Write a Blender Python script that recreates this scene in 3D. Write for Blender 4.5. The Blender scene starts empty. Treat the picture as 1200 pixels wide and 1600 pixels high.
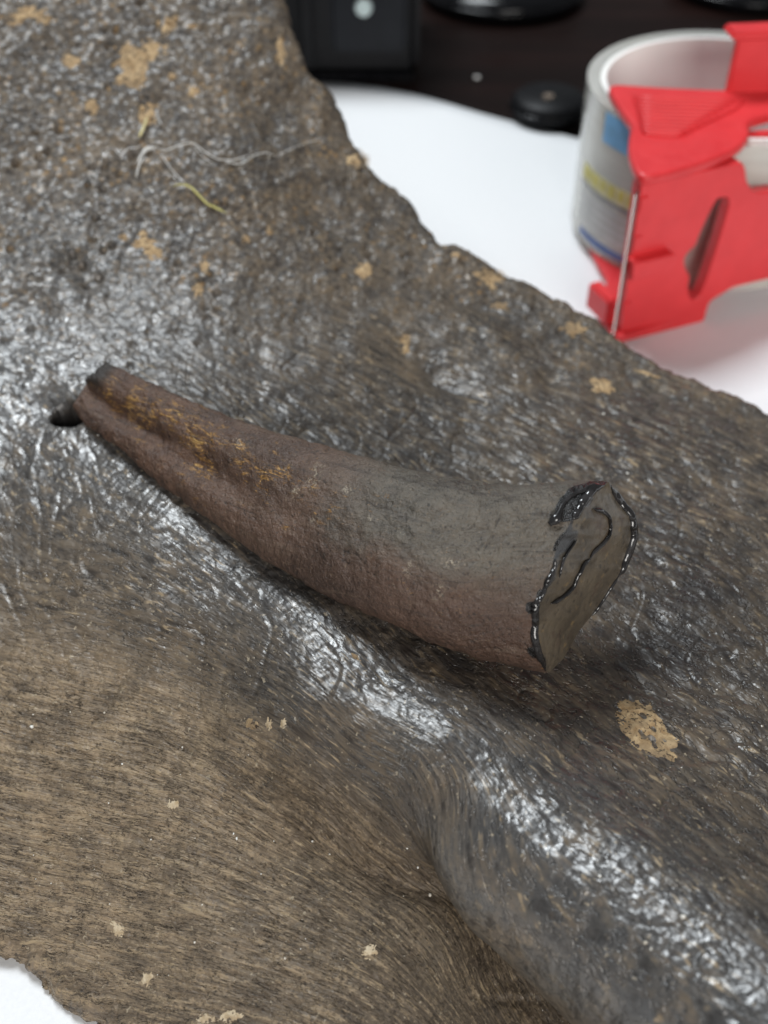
import bpy, bmesh, math, random
import numpy as np
from mathutils import Vector, Matrix

random.seed(7)
RNG = np.random.default_rng(7)
SC = bpy.context.scene
COL = SC.collection
CM = 0.01

# ------------------------------------------------------------------ camera
F_PX, PITCH, CAM_H = 1800.0, math.radians(43.0), 0.185       # focal length in photo pixels
cam_d = bpy.data.cameras.new("camera")
cam = bpy.data.objects.new("camera", cam_d)
COL.objects.link(cam)
cam.location = (0, 0, CAM_H)
cam.rotation_euler = (math.pi / 2 - PITCH, 0, 0)
cam_d.sensor_fit = 'VERTICAL'
cam_d.sensor_height = 24.0
cam_d.lens = 24.0 * F_PX / 1600.0
cam_d.clip_start, cam_d.clip_end = 0.005, 20.0
cam_d.dof.use_dof = True
cam_d.dof.focus_distance = 0.187
cam_d.dof.aperture_fstop = 10.5
SC.camera = cam

# ------------------------------------------------------------------ light
SC.view_settings.view_transform = 'Standard'
SC.view_settings.look = 'None'
SC.view_settings.exposure = 0.08
SC.view_settings.gamma = 1.0
W = bpy.data.worlds.new("World")
SC.world = W
W.use_nodes = True
W.node_tree.nodes["Background"].inputs[0].default_value = (0.92, 0.97, 1.0, 1)
W.node_tree.nodes["Background"].inputs[1].default_value = 0.13

def lamp(name, loc, target, sx, sy, power, col):
    l = bpy.data.lights.new(name, 'AREA')
    l.shape = 'RECTANGLE'
    l.size, l.size_y, l.energy, l.color = sx, sy, power, col
    o = bpy.data.objects.new(name, l)
    COL.objects.link(o)
    o.location = loc
    d = Vector(target) - Vector(loc)
    o.rotation_euler = d.to_track_quat('-Z', 'Y').to_euler()
    return o

lamp("ceiling_light", (-0.34, 0.78, 1.35), (0, 0.18, 0.03), 0.62, 0.42, 22.0, (0.90, 0.96, 1.0))
lamp("room_light", (0.28, -0.80, 0.45), (0.06, 0.28, 0.03), 0.6, 0.5, 9.3, (1.0, 0.97, 0.93))

# ------------------------------------------------------------------ projection of photo points onto real heights
CP, SP = math.cos(PITCH), math.sin(PITCH)
def ray(px, py):
    a = (np.asarray(px, float) - 600) / F_PX
    b = -(np.asarray(py, float) - 800) / F_PX
    return np.stack([a, CP + b * SP, -SP + b * CP], -1)
def at_z(px, py, z):
    r = ray(px, py)
    d = (CAM_H - np.asarray(z)) / -r[..., 2]
    return np.array([0, 0, CAM_H]) + r * d[..., None]
def at_d(px, py, d):
    return np.array([0, 0, CAM_H]) + ray(px, py) * np.asarray(d)[..., None]
def depth_of(p):
    q = np.asarray(p) - np.array([0, 0, CAM_H])
    return q[..., 1] * CP - q[..., 2] * SP

# ------------------------------------------------------------------ numpy noise
_P = RNG.permutation(4096)
_G = RNG.uniform(0, 2 * np.pi, 4096)
_GX, _GY = np.cos(_G), np.sin(_G)
_R1, _R2 = RNG.uniform(0, 1, 4096), RNG.uniform(0, 1, 4096)
def _h(ix, iy, s):
    return _P[(_P[(ix + s * 57) & 4095] + iy) & 4095]
def perlin(x, y, s=0):
    ix, iy = np.floor(x).astype(int), np.floor(y).astype(int)
    fx, fy = x - ix, y - iy
    u, v = fx * fx * fx * (fx * (fx * 6 - 15) + 10), fy * fy * fy * (fy * (fy * 6 - 15) + 10)
    def g(a, b):
        h = _h(ix + a, iy + b, s)
        return _GX[h] * (fx - a) + _GY[h] * (fy - b)
    n0 = g(0, 0) * (1 - u) + g(1, 0) * u
    n1 = g(0, 1) * (1 - u) + g(1, 1) * u
    return (n0 * (1 - v) + n1 * v) * 1.5
def fbm(x, y, s=0, o=4, gain=.5):
    t, a = 0, 1.0
    for k in range(o):
        t = t + a * perlin(x * 2 ** k, y * 2 ** k, s + k * 3)
        a *= gain
    return t
def worley(x, y, s=0):
    ix, iy = np.floor(x).astype(int), np.floor(y).astype(int)
    f1 = np.full(x.shape, 9.0); f2 = f1.copy()
    for a in (-1, 0, 1):
        for b in (-1, 0, 1):
            h = _h(ix + a, iy + b, s)
            d = np.hypot(ix + a + _R1[h] - x, iy + b + _R2[h] - y)
            f2 = np.minimum(f2, np.maximum(f1, d))
            f1 = np.minimum(f1, d)
    return f1, f2
def sstep(a, b, x):
    t = np.clip((x - a) / (b - a), 0, 1)
    return t * t * (3 - 2 * t)

class RBF:
    def __init__(self, pts, val, reg=1e-4):
        self.p = np.asarray(pts, float) * 20
        n = len(self.p)
        K = self.k(np.hypot(*(self.p[:, None] - self.p[None]).transpose(2, 0, 1))) + np.eye(n) * reg
        Q = np.c_[np.ones(n), self.p]
        A = np.block([[K, Q], [Q.T, np.zeros((3, 3))]])
        self.w = np.linalg.solve(A, np.r_[np.asarray(val, float), 0, 0, 0])
    @staticmethod
    def k(r):
        return np.where(r > 1e-9, r * r * np.log(np.maximum(r, 1e-9)), 0)
    def __call__(self, x, y):
        x, y = np.asarray(x, float) * 20, np.asarray(y, float) * 20
        o = self.w[-3] + self.w[-2] * x + self.w[-1] * y
        for (a, b), w in zip(self.p, self.w):
            r2 = (x - a) ** 2 + (y - b) ** 2 + 1e-12
            o = o + w * 0.5 * r2 * np.log(r2)
        return o

# ------------------------------------------------------------------ object helpers
def tag(o, label=None, cat=None, group=None, kind=None):
    if label: o['label'] = label
    if cat: o['category'] = cat
    if group: o['group'] = group
    if kind: o['kind'] = kind
    return o
def link(name, me, mat=None, parent=None, smooth=True):
    if mat: me.materials.append(mat)
    if smooth:
        me.polygons.foreach_set('use_smooth', np.ones(len(me.polygons), bool))
    o = bpy.data.objects.new(name, me)
    COL.objects.link(o)
    if parent: o.parent = parent
    return o
def empty(name, loc=(0, 0, 0)):
    o = bpy.data.objects.new(name, None)
    o.empty_display_size = .01
    COL.objects.link(o)
    o.location = loc
    return o
def keep(o, parent):
    """parent without moving (parents here are unrotated empties)"""
    o.parent = parent
    o.matrix_parent_inverse = Matrix.Translation(-parent.location)
    return o
def mesh_np(name, V, Fq):
    me = bpy.data.meshes.new(name)
    V = np.asarray(V, np.float32).reshape(-1, 3); Fq = np.asarray(Fq, np.int32)
    n = Fq.shape[1]
    me.vertices.add(len(V)); me.vertices.foreach_set('co', V.ravel())
    me.loops.add(Fq.size); me.loops.foreach_set('vertex_index', Fq.ravel())
    me.polygons.add(len(Fq))
    me.polygons.foreach_set('loop_start', np.arange(0, Fq.size, n, dtype=np.int32))
    me.update(calc_edges=True)
    me.validate()
    return me
def grid_faces(R, C, wrap=False):
    j = np.arange(C if wrap else C - 1)
    i = np.arange(R - 1)
    I, J = np.meshgrid(i, j, indexing='ij')
    J2 = (J + 1) % C
    return np.stack([I * C + J, I * C + J2, (I + 1) * C + J2, (I + 1) * C + J], -1).reshape(-1, 4)
def fattr(me, name, val):
    a = me.attributes.new(name, 'FLOAT', 'POINT')
    a.data.foreach_set('value', np.asarray(val, np.float32).ravel())
def vattr(me, name, val):
    a = me.attributes.new(name, 'FLOAT_VECTOR', 'POINT')
    a.data.foreach_set('vector', np.asarray(val, np.float32).ravel())
def catmull(pts, n):
    p = np.asarray(pts, float)
    d = np.r_[0, np.cumsum(np.linalg.norm(np.diff(p, axis=0), axis=1))]
    t = d / d[-1]
    m = np.gradient(p, t, axis=0)
    x = np.linspace(0, 1, n)
    i = np.clip(np.searchsorted(t, x, side='right') - 1, 0, len(t) - 2)
    h = (t[i + 1] - t[i])[:, None]; s = ((x - t[i])[:, None]) / h
    return ((2 * s**3 - 3 * s**2 + 1) * p[i] + (s**3 - 2 * s**2 + s) * h * m[i]
            + (-2 * s**3 + 3 * s**2) * p[i + 1] + (s**3 - s**2) * h * m[i + 1])
def tube(path, rad, seg=10):
    P = np.asarray(path, float); n = len(P)
    r = np.broadcast_to(np.asarray(rad, float), (n,))
    T = np.gradient(P, axis=0); T /= np.linalg.norm(T, axis=1)[:, None] + 1e-12
    up = np.array([0.13, 0.31, 0.94]); A = np.cross(T, up); A /= np.linalg.norm(A, axis=1)[:, None] + 1e-12
    B = np.cross(A, T)
    th = np.linspace(0, 2 * np.pi, seg, endpoint=False)
    V = P[:, None] + r[:, None, None] * (np.cos(th)[None, :, None] * A[:, None] + np.sin(th)[None, :, None] * B[:, None])
    V = V.reshape(-1, 3)
    Fq = list(grid_faces(n, seg, True))
    k = len(V); V = np.r_[V, P[:1], P[-1:]]
    for j in range(seg):
        j2 = (j + 1) % seg
        Fq.append([k, j2, j, j]); Fq.append([k + 1, (n - 1) * seg + j, (n - 1) * seg + j2, (n - 1) * seg + j2])
    quads = [f for f in Fq if f[2] != f[3]]; tris = [[f[0], f[1], f[2]] for f in Fq if f[2] == f[3]]
    me = bpy.data.meshes.new("tube")
    me.from_pydata([tuple(v) for v in V], [], [tuple(map(int, f)) for f in quads] + [tuple(map(int, f)) for f in tris])
    return me

# ------------------------------------------------------------------ material helpers
class NT:
    def __init__(self, name):
        self.m = bpy.data.materials.new(name)
        self.m.use_nodes = True
        self.t = self.m.node_tree
        self.b = self.t.nodes["Principled BSDF"]
    def n(self, kind, **kw):
        nd = self.t.nodes.new(kind)
        for k, v in kw.items(): setattr(nd, k, v)
        return nd
    def put(self, sock, v):
        if hasattr(v, 'is_output') or isinstance(v, bpy.types.NodeSocket): self.t.links.new(v, sock)
        elif isinstance(v, (tuple, list)) and sock.type == 'RGBA' and len(v) == 3: sock.default_value = (*v, 1)
        else: sock.default_value = v
    def attr(self, name):
        a = self.n('ShaderNodeAttribute', attribute_name=name)
        return a
    def f(self, name): return self.attr(name).outputs['Fac']
    def v(self, name): return self.attr(name).outputs['Vector']
    def coord(self): return self.n('ShaderNodeTexCoord').outputs['Object']
    def mapv(self, vec, scale, loc=(0, 0, 0)):
        m = self.n('ShaderNodeMapping'); self.put(m.inputs['Vector'], vec)
        m.inputs['Scale'].default_value = scale; m.inputs['Location'].default_value = loc
        return m.outputs[0]
    def noise(self, vec, scale, detail=4, rough=.55, dist=0.0, out='Fac'):
        k = self.n('ShaderNodeTexNoise'); self.put(k.inputs['Vector'], vec)
        k.inputs['Scale'].default_value = scale; k.inputs['Detail'].default_value = detail
        k.inputs['Roughness'].default_value = rough; k.inputs['Distortion'].default_value = dist
        return k.outputs[out]
    def voro(self, vec, scale, feature='F1', out='Distance', rnd=1.0):
        k = self.n('ShaderNodeTexVoronoi', feature=feature); self.put(k.inputs['Vector'], vec)
        k.inputs['Scale'].default_value = scale
        k.inputs['Randomness'].default_value = rnd
        return k.outputs[out]
    def math(self, op, a, b=0.0, c=0.0, clamp=False):
        k = self.n('ShaderNodeMath', operation=op, use_clamp=clamp)
        self.put(k.inputs[0], a); self.put(k.inputs[1], b); self.put(k.inputs[2], c)
        return k.outputs[0]
    def ramp(self, x, a, b, lo=0.0, hi=1.0):
        k = self.n('ShaderNodeMapRange', interpolation_type='SMOOTHSTEP'); self.put(k.inputs['Value'], x)
        k.inputs['From Min'].default_value = a; k.inputs['From Max'].default_value = b
        k.inputs['To Min'].default_value = lo; k.inputs['To Max'].default_value = hi
        return k.outputs[0]
    def mix(self, fac, a, b, blend='MIX'):
        k = self.n('ShaderNodeMix', data_type='RGBA', blend_type=blend)
        self.put(k.inputs[0], fac); self.put(k.inputs[6], a); self.put(k.inputs[7], b)
        return k.outputs[2]
    def bump(self, h, strength, dist, prev=None):
        k = self.n('ShaderNodeBump'); self.put(k.inputs['Height'], h)
        self.put(k.inputs['Strength'], strength); k.inputs['Distance'].default_value = dist
        if prev is not None: self.put(k.inputs['Normal'], prev)
        return k.outputs[0]
    def set(self, **kw):
        names = dict(color='Base Color', rough='Roughness', normal='Normal', metal='Metallic', spec='Specular IOR Level',
                     coat='Coat Weight', coatr='Coat Roughness', trans='Transmission Weight', ior='IOR', alpha='Alpha', sss='Subsurface Weight')
        for k, v in kw.items(): self.put(self.b.inputs[names[k]], v)
        return self.m
def simple(name, col, rough=.5, bump=None, spec=.5, **kw):
    n = NT(name)
    c = n.coord()
    var = n.noise(c, 180, 3)
    colr = n.mix(n.ramp(var, .3, .7), tuple(x * .85 for x in col), tuple(min(1, x * 1.1) for x in col))
    args = dict(color=colr, rough=rough, spec=spec, **kw)
    if bump: args['normal'] = n.bump(n.noise(c, bump[0], 4), bump[1], bump[2])
    return n.set(**args)

# ================================================================== SETTING
def table():
    n = NT("dark_wood")
    c = n.coord()
    g = n.noise(n.mapv(c, (6, 60, 6)), 1.0, 6, .6)
    n.set(color=n.mix(n.ramp(g, .3, .7), (.006, .003, .0025), (.014, .006, .005)),
          rough=n.ramp(n.noise(c, 40, 4), .2, .8, .35, .55), spec=.10, normal=n.bump(g, .15, .0005))
    bm = bmesh.new()
    bmesh.ops.create_cube(bm, size=1, matrix=Matrix.Translation((0, .45, -.0205)) @ Matrix.Diagonal((1.8, 1.3, .04, 1)))
    bmesh.ops.bevel(bm, geom=bm.edges[:], offset=.004, segments=3, affect='EDGES')
    me = bpy.data.meshes.new("table"); bm.to_mesh(me); bm.free()
    tag(link("table", me, n.m, smooth=False), 'dark brown wooden table top under the white paper', 'table', kind='structure')
table()

def paper():
    n = NT("white_paper")
    c = n.coord()
    f = n.noise(c, 900, 4, .6)
    n.set(color=n.mix(n.ramp(f, .25, .75), (.74, .745, .755), (.78, .785, .795)), rough=.65, spec=.25,
          normal=n.bump(n.noise(c, 1500, 3), .25, .0002))
    far = catmull([at_z(478, 126, 0.0012)[:2], at_z(545, 130, .0012)[:2], at_z(640, 146, .001)[:2], at_z(760, 179, .001)[:2],
                   at_z(905, 217, .001)[:2], at_z(905, 217, .001)[:2] + np.array([.26, -.105])], 60)
    a0, a1 = far[0], far[-1]
    d = (a1 - a0) / np.linalg.norm(a1 - a0); nr = np.array([d[1], -d[0]])
    R = 60
    V = np.zeros((R, 60, 3))
    for i in range(R):
        t = i / (R - 1)
        V[i, :, :2] = far + nr * .42 * t + (1 - t) * 0
    V[..., 2] = .0008 + .0005 * (fbm(V[..., 0] * 12, V[..., 1] * 12, 5, 2) + 1) * .5
    # left side of the sheet continues under the bone
    me = mesh_np("paper_sheet", V, grid_faces(R, 60)[:, ::-1])
    o = link("paper_sheet", me, n.m)
    md = o.modifiers.new("thickness", 'SOLIDIFY'); md.thickness = .0002; md.offset = -1
    tag(o, 'large white sheet of paper spread under the fossil bone', 'paper sheet')
    # second sheet, under the near left corner
    V2 = np.zeros((12, 12, 3))
    xs, ys = np.linspace(-.21, .09, 12), np.linspace(-.06, .15, 12)
    V2[..., 0], V2[..., 1] = np.meshgrid(xs, ys)
    V2[..., 2] = .0004
    return o
paper()

# ================================================================== BONE
ctlA = [(0,1455,.4),(200,1600,.3),(0,1200,1.7),(300,1200,2.5),(300,1450,1.2),(0,900,3.0),(200,900,3.7),(300,1000,3.55),(450,1130,3.95),
        (0,700,3.9),(100,680,4.2),(250,790,4.3),(450,930,4.3),(600,1070,4.3),(800,1250,4.45),(1000,1430,4.6),(1150,1570,4.7),(1300,1700,4.8),
        (640,1200,4.1),(700,1150,4.42),(720,1330,4.2),(540,1330,2.45),(480,1260,2.95),(580,1430,1.6),(880,1500,4.45),(1050,1660,4.6),(530,1120,4.15),(420,1200,3.15),
        (900,1150,3.6),(1050,1300,4.0),(1000,1020,3.1),(1150,1120,3.2),(1200,1350,3.7),(900,950,3.2),(1200,950,3.1),(700,850,3.5),(500,750,3.8),
        (900,700,3.2),(600,600,3.7),(300,450,4.9),(300,620,4.4),(0,400,5.4),(0,0,8.4),(200,100,7.4),(430,0,8.2),(540,220,5.8),(400,250,6.1),
        (690,395,4.35),(600,430,4.4),(860,475,3.75),(980,545,3.4),(1200,650,3.0),(1100,720,3.1),(-200,300,6.2),(-200,800,3.5),(1350,1000,3.0),(1350,1400,3.6)]
ctlB = [(0,1455,.6),(200,1600,.55),(0,1200,1.7),(300,1200,2.4),(500,1260,2.35),(300,1450,1.65),(600,1500,1.75),(700,1420,1.5),(600,1380,1.85),
        (800,1500,1.1),(900,1590,.8),(1000,1700,.6),(700,1600,1.3),(450,1330,2.15),(0,900,2.5),(300,1000,2.4),(600,1070,2.0),(1000,1300,1.3),(1000,500,.8),(0,0,1.5),(500,300,1.2),(-200,1400,1.0)]
def to_rbf(c, reg):
    a = np.array(c, float)
    P = at_z(a[:, 0], a[:, 1], a[:, 2] * CM)
    return RBF(P[:, :2], a[:, 2] * CM, reg)
zA, zB = to_rbf(ctlA, 2e-3), to_rbf(ctlB, 2e-3)
def smax(a, b, k):
    h = np.clip(.5 + .5 * (a - b) / k, 0, 1)
    return b * (1 - h) + a * h + k * h * (1 - h)
_cr = catmull([(345,900),(475,995),(632,1130),(832,1300),(1030,1465),(1170,1600),(1380,1800)], 40)
CREST = at_z(_cr[:, 0], _cr[:, 1], np.interp(_cr[:, 0], [330, 600, 1000, 1350], [4.1, 4.25, 4.55, 4.8]) * CM)[:, :2]
CRH = np.interp(_cr[:, 0], [480, 600, 700, 775, 850, 930, 1400], [0, .25, 1.1, 2.1, 2.8, 3.2, 3.6]) * CM
CRW = np.interp(_cr[:, 0], [420, 560, 700, 850, 1000, 1200], [.0200, .0145, .0088, .0058, .0050, .0048])
def ridge_drop(x, y):
    """rounded, steep near side of the ridge"""
    x, y = np.asarray(x, float), np.asarray(y, float)
    best = np.full(x.shape, 1e9); sgn = np.ones(x.shape); hh = np.zeros(x.shape); rw = np.zeros(x.shape)
    for k in range(len(CREST) - 1):
        ax, ay = CREST[k]; ex, ey = CREST[k + 1] - CREST[k]
        tt = np.clip(((x - ax) * ex + (y - ay) * ey) / (ex * ex + ey * ey), 0, 1)
        qx, qy = x - ax - ex * tt, y - ay - ey * tt
        d2 = qx * qx + qy * qy; m = d2 < best
        best = np.where(m, d2, best); sgn = np.where(m, np.sign(ex * qy - ey * qx), sgn); hh = np.where(m, CRH[k] + (CRH[k + 1] - CRH[k]) * tt, hh); rw = np.where(m, CRW[k] + (CRW[k + 1] - CRW[k]) * tt, rw)
    d = np.sqrt(best) * -sgn                      # positive on the near (left) side
    t_ = np.clip((d + .001) / (rw + .0018), 0, 1)
    return hh * (1 - np.sqrt(1 - np.minimum(t_, .985) ** 2)) + hh * 3 * np.clip((d - rw - .0006) / .01, 0, 1), d, hh, rw
def z_base(x, y):
    return smax(zA(x, y) - ridge_drop(x, y)[0], zB(x, y), .0006)
def hit_base(px, py):
    z = np.full(np.shape(px), .035)
    for _ in range(25):
        p = at_z(px, py, z)
        z = z * .5 + .5 * z_base(p[..., 0], p[..., 1])
    return at_z(px, py, z)

# outline (photo points with their height in cm; those outside the frame close the shape)
outl = [(430,0,8.2),(452,50,7.8),(475,100,7.2),(508,140,6.7),(522,185,6.2),(545,225,5.8),(575,262,5.45),(605,292,5.1),(632,325,4.8),(652,360,4.55),
        (690,395,4.35),(722,398,4.25),(770,432,4.0),(808,444,3.9),(862,474,3.75),(905,497,3.6),(945,520,3.5),(982,548,3.4),(1030,575,3.28),(1080,597,3.18),(1130,616,3.1),
        (1165,632,3.05),(1200,652,3.0),(1290,720,2.9),(1400,900,3.0),(1430,1200,3.3),(1420,1500,4.0),(1380,1800,4.6),(1150,1950,3.0),(800,1900,1.4),(450,1760,1.0),
        (300,1680,.6),(204,1600,.55),(178,1572,.55),(132,1536,.55),(92,1502,.6),(58,1478,.6),(0,1454,.6),(-120,1410,.7),(-260,1250,1.6),(-330,900,3.0),
        (-340,500,5.0),(-320,150,7.0),(-250,-60,8.5),(-60,-170,9.6),(250,-160,9.4),(400,-70,8.7)]
a = np.array(outl, float)
OP = at_z(a[:, 0], a[:, 1], a[:, 2] * CM)[:, :2]
OP = catmull(np.r_[OP, OP[:1]], 260)[:-1]
def sdist(x, y, poly):
    d = np.full(x.shape, 1e9); ins = np.zeros(x.shape, bool)
    gx = np.zeros(x.shape); gy = np.zeros(x.shape)
    n = len(poly)
    for i in range(n):
        ax, ay = poly[i]; bx, by = poly[(i + 1) % n]
        ex, ey = bx - ax, by - ay
        t = np.clip(((x - ax) * ex + (y - ay) * ey) / (ex * ex + ey * ey + 1e-18), 0, 1)
        qx, qy = x - ax - ex * t, y - ay - ey * t
        dd = qx * qx + qy * qy
        m = dd < d
        d = np.where(m, dd, d); gx = np.where(m, qx, gx); gy = np.where(m, qy, gy)
        if ay != by:
            c = ((ay > y) != (by > y)) & (x < ex * (y - ay) / ey + ax)
            ins ^= c
    d = np.sqrt(d)
    s = np.where(ins, -1.0, 1.0)
    return d * s, gx / (d + 1e-12) * s, gy / (d + 1e-12) * s

# grid: finer near the camera
NR, NC = 720, 700
tY = np.linspace(0, 1, NR)
Y0, Y1 = .045, .335
YS = Y0 + (Y1 - Y0) * (.62 * tY + .38 * tY ** 2)
WX = lambda y: .085 + (y - Y0) / (Y1 - Y0) * .075
XI = np.linspace(-1, 1, NC)
GX = XI[None] * WX(YS)[:, None]
GY = np.repeat(YS[:, None], NC, 1)

GA, GB = zA(GX, GY), zB(GX, GY)
drop0, RD, RH, RW = ridge_drop(GX, GY)
GZ = smax(GA - drop0, GB, .0006 + .0050 * (1 - sstep(.010, .026, RH)))
is_plate = sstep(.0, .0015, GB - (GA - drop0))
# the near side of the ridge rolls over and under itself
PHI, PH0 = math.radians(146), math.radians(40)
rg = sstep(.006, .026, RH)
ph = PH0 + np.clip(RD / RW, 0, 1) * (PHI - PH0)
latd = RW * 1.3 * (np.sin(ph) - math.sin(PH0)) / (1 - math.sin(PH0))
GA = GA - .5 / .025 * np.clip(RD + .016, 0, .016) ** 2 * np.clip(.0054 / RW, .3, 1) * sstep(0, .006, RH)
Hh = np.maximum(GA - GB, 0)
rolled = np.where(RD <= 0, GA, np.where(RD < RW, GA - Hh * ((math.cos(PH0) - np.cos(ph)) / (math.cos(PH0) - math.cos(PHI))), GB))
GZ = GZ * (1 - rg) + rolled * rg
rgx, rgy = np.gradient(RD, axis=1) / np.gradient(GX, axis=1), 0
g_i = np.gradient(RD, axis=0); g_j = np.gradient(RD, axis=1)
_xi, _xj, _yi = np.gradient(GX, axis=0), np.gradient(GX, axis=1), np.gradient(GY, axis=0)
rnx = g_j / _xj; rny = (g_i - rnx * _xi) / _yi
_l = np.hypot(rnx, rny) + 1e-9; rnx /= _l; rny /= _l
_end = RW * 1.3 * (math.sin(PHI) - math.sin(PH0)) / (1 - math.sin(PH0)) - RW
latd = np.where(RD < RW, latd, RD + _end * (1 - sstep(0, 1, (RD - RW) / .009)))
on_r = (RD > 0) * rg
SHX, SHY = rnx * (latd - RD) * on_r, rny * (latd - RD) * on_r
flank = sstep(.0005, .003, RD) * sstep(RW + .0004, RW - .0002, RD) * rg
arc_extra = np.where(RD > 0, np.clip(RD, 0, RW) / RW * Hh * 1.15, 0) * rg

# flow field: scalar constant along the grain of the bone
streams = [(0, [(0,560),(150,700),(300,830),(600,1080),(900,1330),(1150,1560)]),
           (1.1, [(800,1085),(1000,1240),(1200,1400)]),
           (2.2, [(0,330),(200,470),(450,640),(700,800),(900,940),(1200,1150)]),
           (3.6, [(200,350),(450,490),(700,600),(950,720),(1200,840)]),
           (5.0, [(300,150),(500,310),(700,450),(950,570),(1200,690)]),
           (-1.0, [(0,880),(200,950),(400,1050),(540,1165)]),
           (-2.0, [(0,1060),(300,1140),(500,1240),(600,1345),(700,1435),(800,1520)]),
           (-2.9, [(0,1210),(300,1280),(520,1385),(700,1520),(760,1590)]),
           (-3.9, [(0,1370),(300,1440),(500,1520),(650,1600)])]
sp, sv = [], []
for v, ln in streams:
    l = catmull(ln, 8 if len(ln) > 3 else 5)
    pp = hit_base(l[:, 0], l[:, 1])
    sp.append(pp[:, :2]); sv += [v * CM] * len(l)
vf = RBF(np.concatenate(sp), sv, 3e-2)
FV = vf(GX, GY)
_w = sstep(-.024, -.004, RD) * sstep(.020, .006, RD) * sstep(.006, .030, RH)
_m = (RD > -.024) & (RD < -.008) & (RH > .02)
_b1, _a1 = np.polyfit(-RD[_m], FV[_m], 1)
_m = (RD > .014) & (RD < .030) & (RH > .02)
_b2 = ((_a1 - FV[_m]) / RD[_m]).mean()
print("flow fit", _a1, _b1, _b2)
FV = FV * (1 - _w) + (_a1 - np.where(RD < 0, _b1, _b2) * RD) * _w
FU = .62 * GX - .78 * GY

def pxmask(px, py, r, ecc=1.0, ang=0.0):
    """soft round region on the bone, radius in metres"""
    p = hit_base(np.array([px]), np.array([py]))[0]
    dx, dy = GX - p[0], GY - p[1]
    c, s = math.cos(ang), math.sin(ang)
    return np.exp(-(((dx * c + dy * s) / r) ** 2 + ((-dx * s + dy * c) / (r * ecc)) ** 2))

# regions
pu = hit_base(np.array([0, 300, 600, 900, 1200.]), np.array([560, 560, 470, 560, 640.]))
line_y = np.interp(GX, pu[:, 0], pu[:, 1])
grainy = sstep(-.025, .03, GY - line_y + .006 * fbm(GX * 60, GY * 60, 2, 3))       # rough pitted far part
ridge = np.exp(-((FV - .0015) / .0075) ** 2) * sstep(.0, .02, .235 - GY)               # polished crest
ridge = np.clip(ridge + .5 * pxmask(60, 600, .03) + .5 * pxmask(250, 480, .035, .4, -.6), 0, 1)
lower = np.clip(sstep(-.012, -.02, FV) * (1 - flank) + is_plate * .5, 0, 1) * (1 - flank)

# surface relief, along the normals
B3 = np.stack([GX + SHX, GY + SHY, GZ], -1)
_n = np.cross(np.gradient(B3, axis=1), np.gradient(B3, axis=0)); _n /= np.linalg.norm(_n, axis=2)[..., None] + 1e-15
NX, NY, NZ = _n[..., 0], _n[..., 1], _n[..., 2]

wu, wv = FU + .0012 * fbm(GX * 220, GY * 220, 8, 2), FV + .0006 * fbm(GX * 300, GY * 300, 9, 2)
D = .0006 * fbm(GX * 45, GY * 45, 11, 3)
D += .00030 * (.6 + 1.2 * grainy) * fbm(GX * 170, GY * 170, 13, 3)
fine = 1 - .75 * grainy
D += fine * .00011 * (1 - 2.2 * np.abs(perlin(wu * 110, wv * 820, 21))) * (1 - .3 * ridge) * (1 + .5 * lower)
D += lower * .00008 * fbm(wu * 130, wv * 1350, 24, 2)
f1, _ = worley(GX * 900, GY * 900, 25)
D -= lower * .00016 * sstep(.30, .08, f1)
D += fine * .00006 * perlin(wu * 200, wv * 1350, 22)
f1, f2 = worley(wu * 470 + .35 * perlin(GX * 900, GY * 900, 30), wv * 1150, 31)
D += (.00015 * ridge + .00005) * np.clip((f2 - f1) * 1.7, 0, .8) * (1 - .6 * lower)
D += ridge * .00010 * fbm(wu * 560, wv * 1050, 32, 2)
f1, f2 = worley(GX * 760 + .5 * perlin(GX * 400, GY * 400, 3), GY * 760, 33)
D += grainy * .00026 * (np.clip((f2 - f1) * 1.6, 0, .9) - .4)
f1, f2 = worley(GX * 900 + .4 * perlin(GX * 700, GY * 700, 4), GY * 900, 34)
D += (.3 + .7 * grainy) * .00014 * (np.clip((f2 - f1) * 1.6, 0, .9) - .4)
f1, _ = worley(GX * 190, GY * 190, 35)
D -= grainy * .0012 * sstep(.22, .05, f1) * sstep(.0, .4, perlin(GX * 70, GY * 70, 36))
# long cracks along the grain
ck = np.abs(perlin(FU * 28, FV * 190 + 2 * perlin(GX * 50, GY * 50, 40), 41))
D -= .00028 * sstep(.05, .0, ck) * fine
# hand placed hollows and bumps (photo position, radius, depth)
for (px, py, r, dep, ecc, ang) in [(655,560,.010,-.0016,.5,-.5),(700,600,.006,-.0012,.5,-.5),(430,180,.006,-.0016,1,0),(500,330,.012,-.0018,.5,-.4),(120,410,.003,-.0018,1,0),
                                   (140,440,.0025,-.0018,1,0),(715,405,.007,.0012,1,0),(860,590,.0025,-.0020,1,0),(250,170,.004,-.0014,1,0),(350,300,.010,.0012,.6,0),
                                   (100,480,.010,.0014,.5,-.6),(60,470,.006,-.0014,1,0),(760,520,.010,.0012,.4,-.5),(730,470,.008,-.0014,.4,-.4),(600,330,.006,-.0012,.4,-.8)]:
    D += dep * pxmask(px, py, r, ecc, ang)
D = D * (1 - .45 * flank) * (1 - rg * sstep(.0016, .0007, np.abs(RD - RW - .0003)) * .8)
PX, PY, PZ = B3[..., 0] + NX * D, B3[..., 1] + NY * D, GZ + NZ * D
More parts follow.
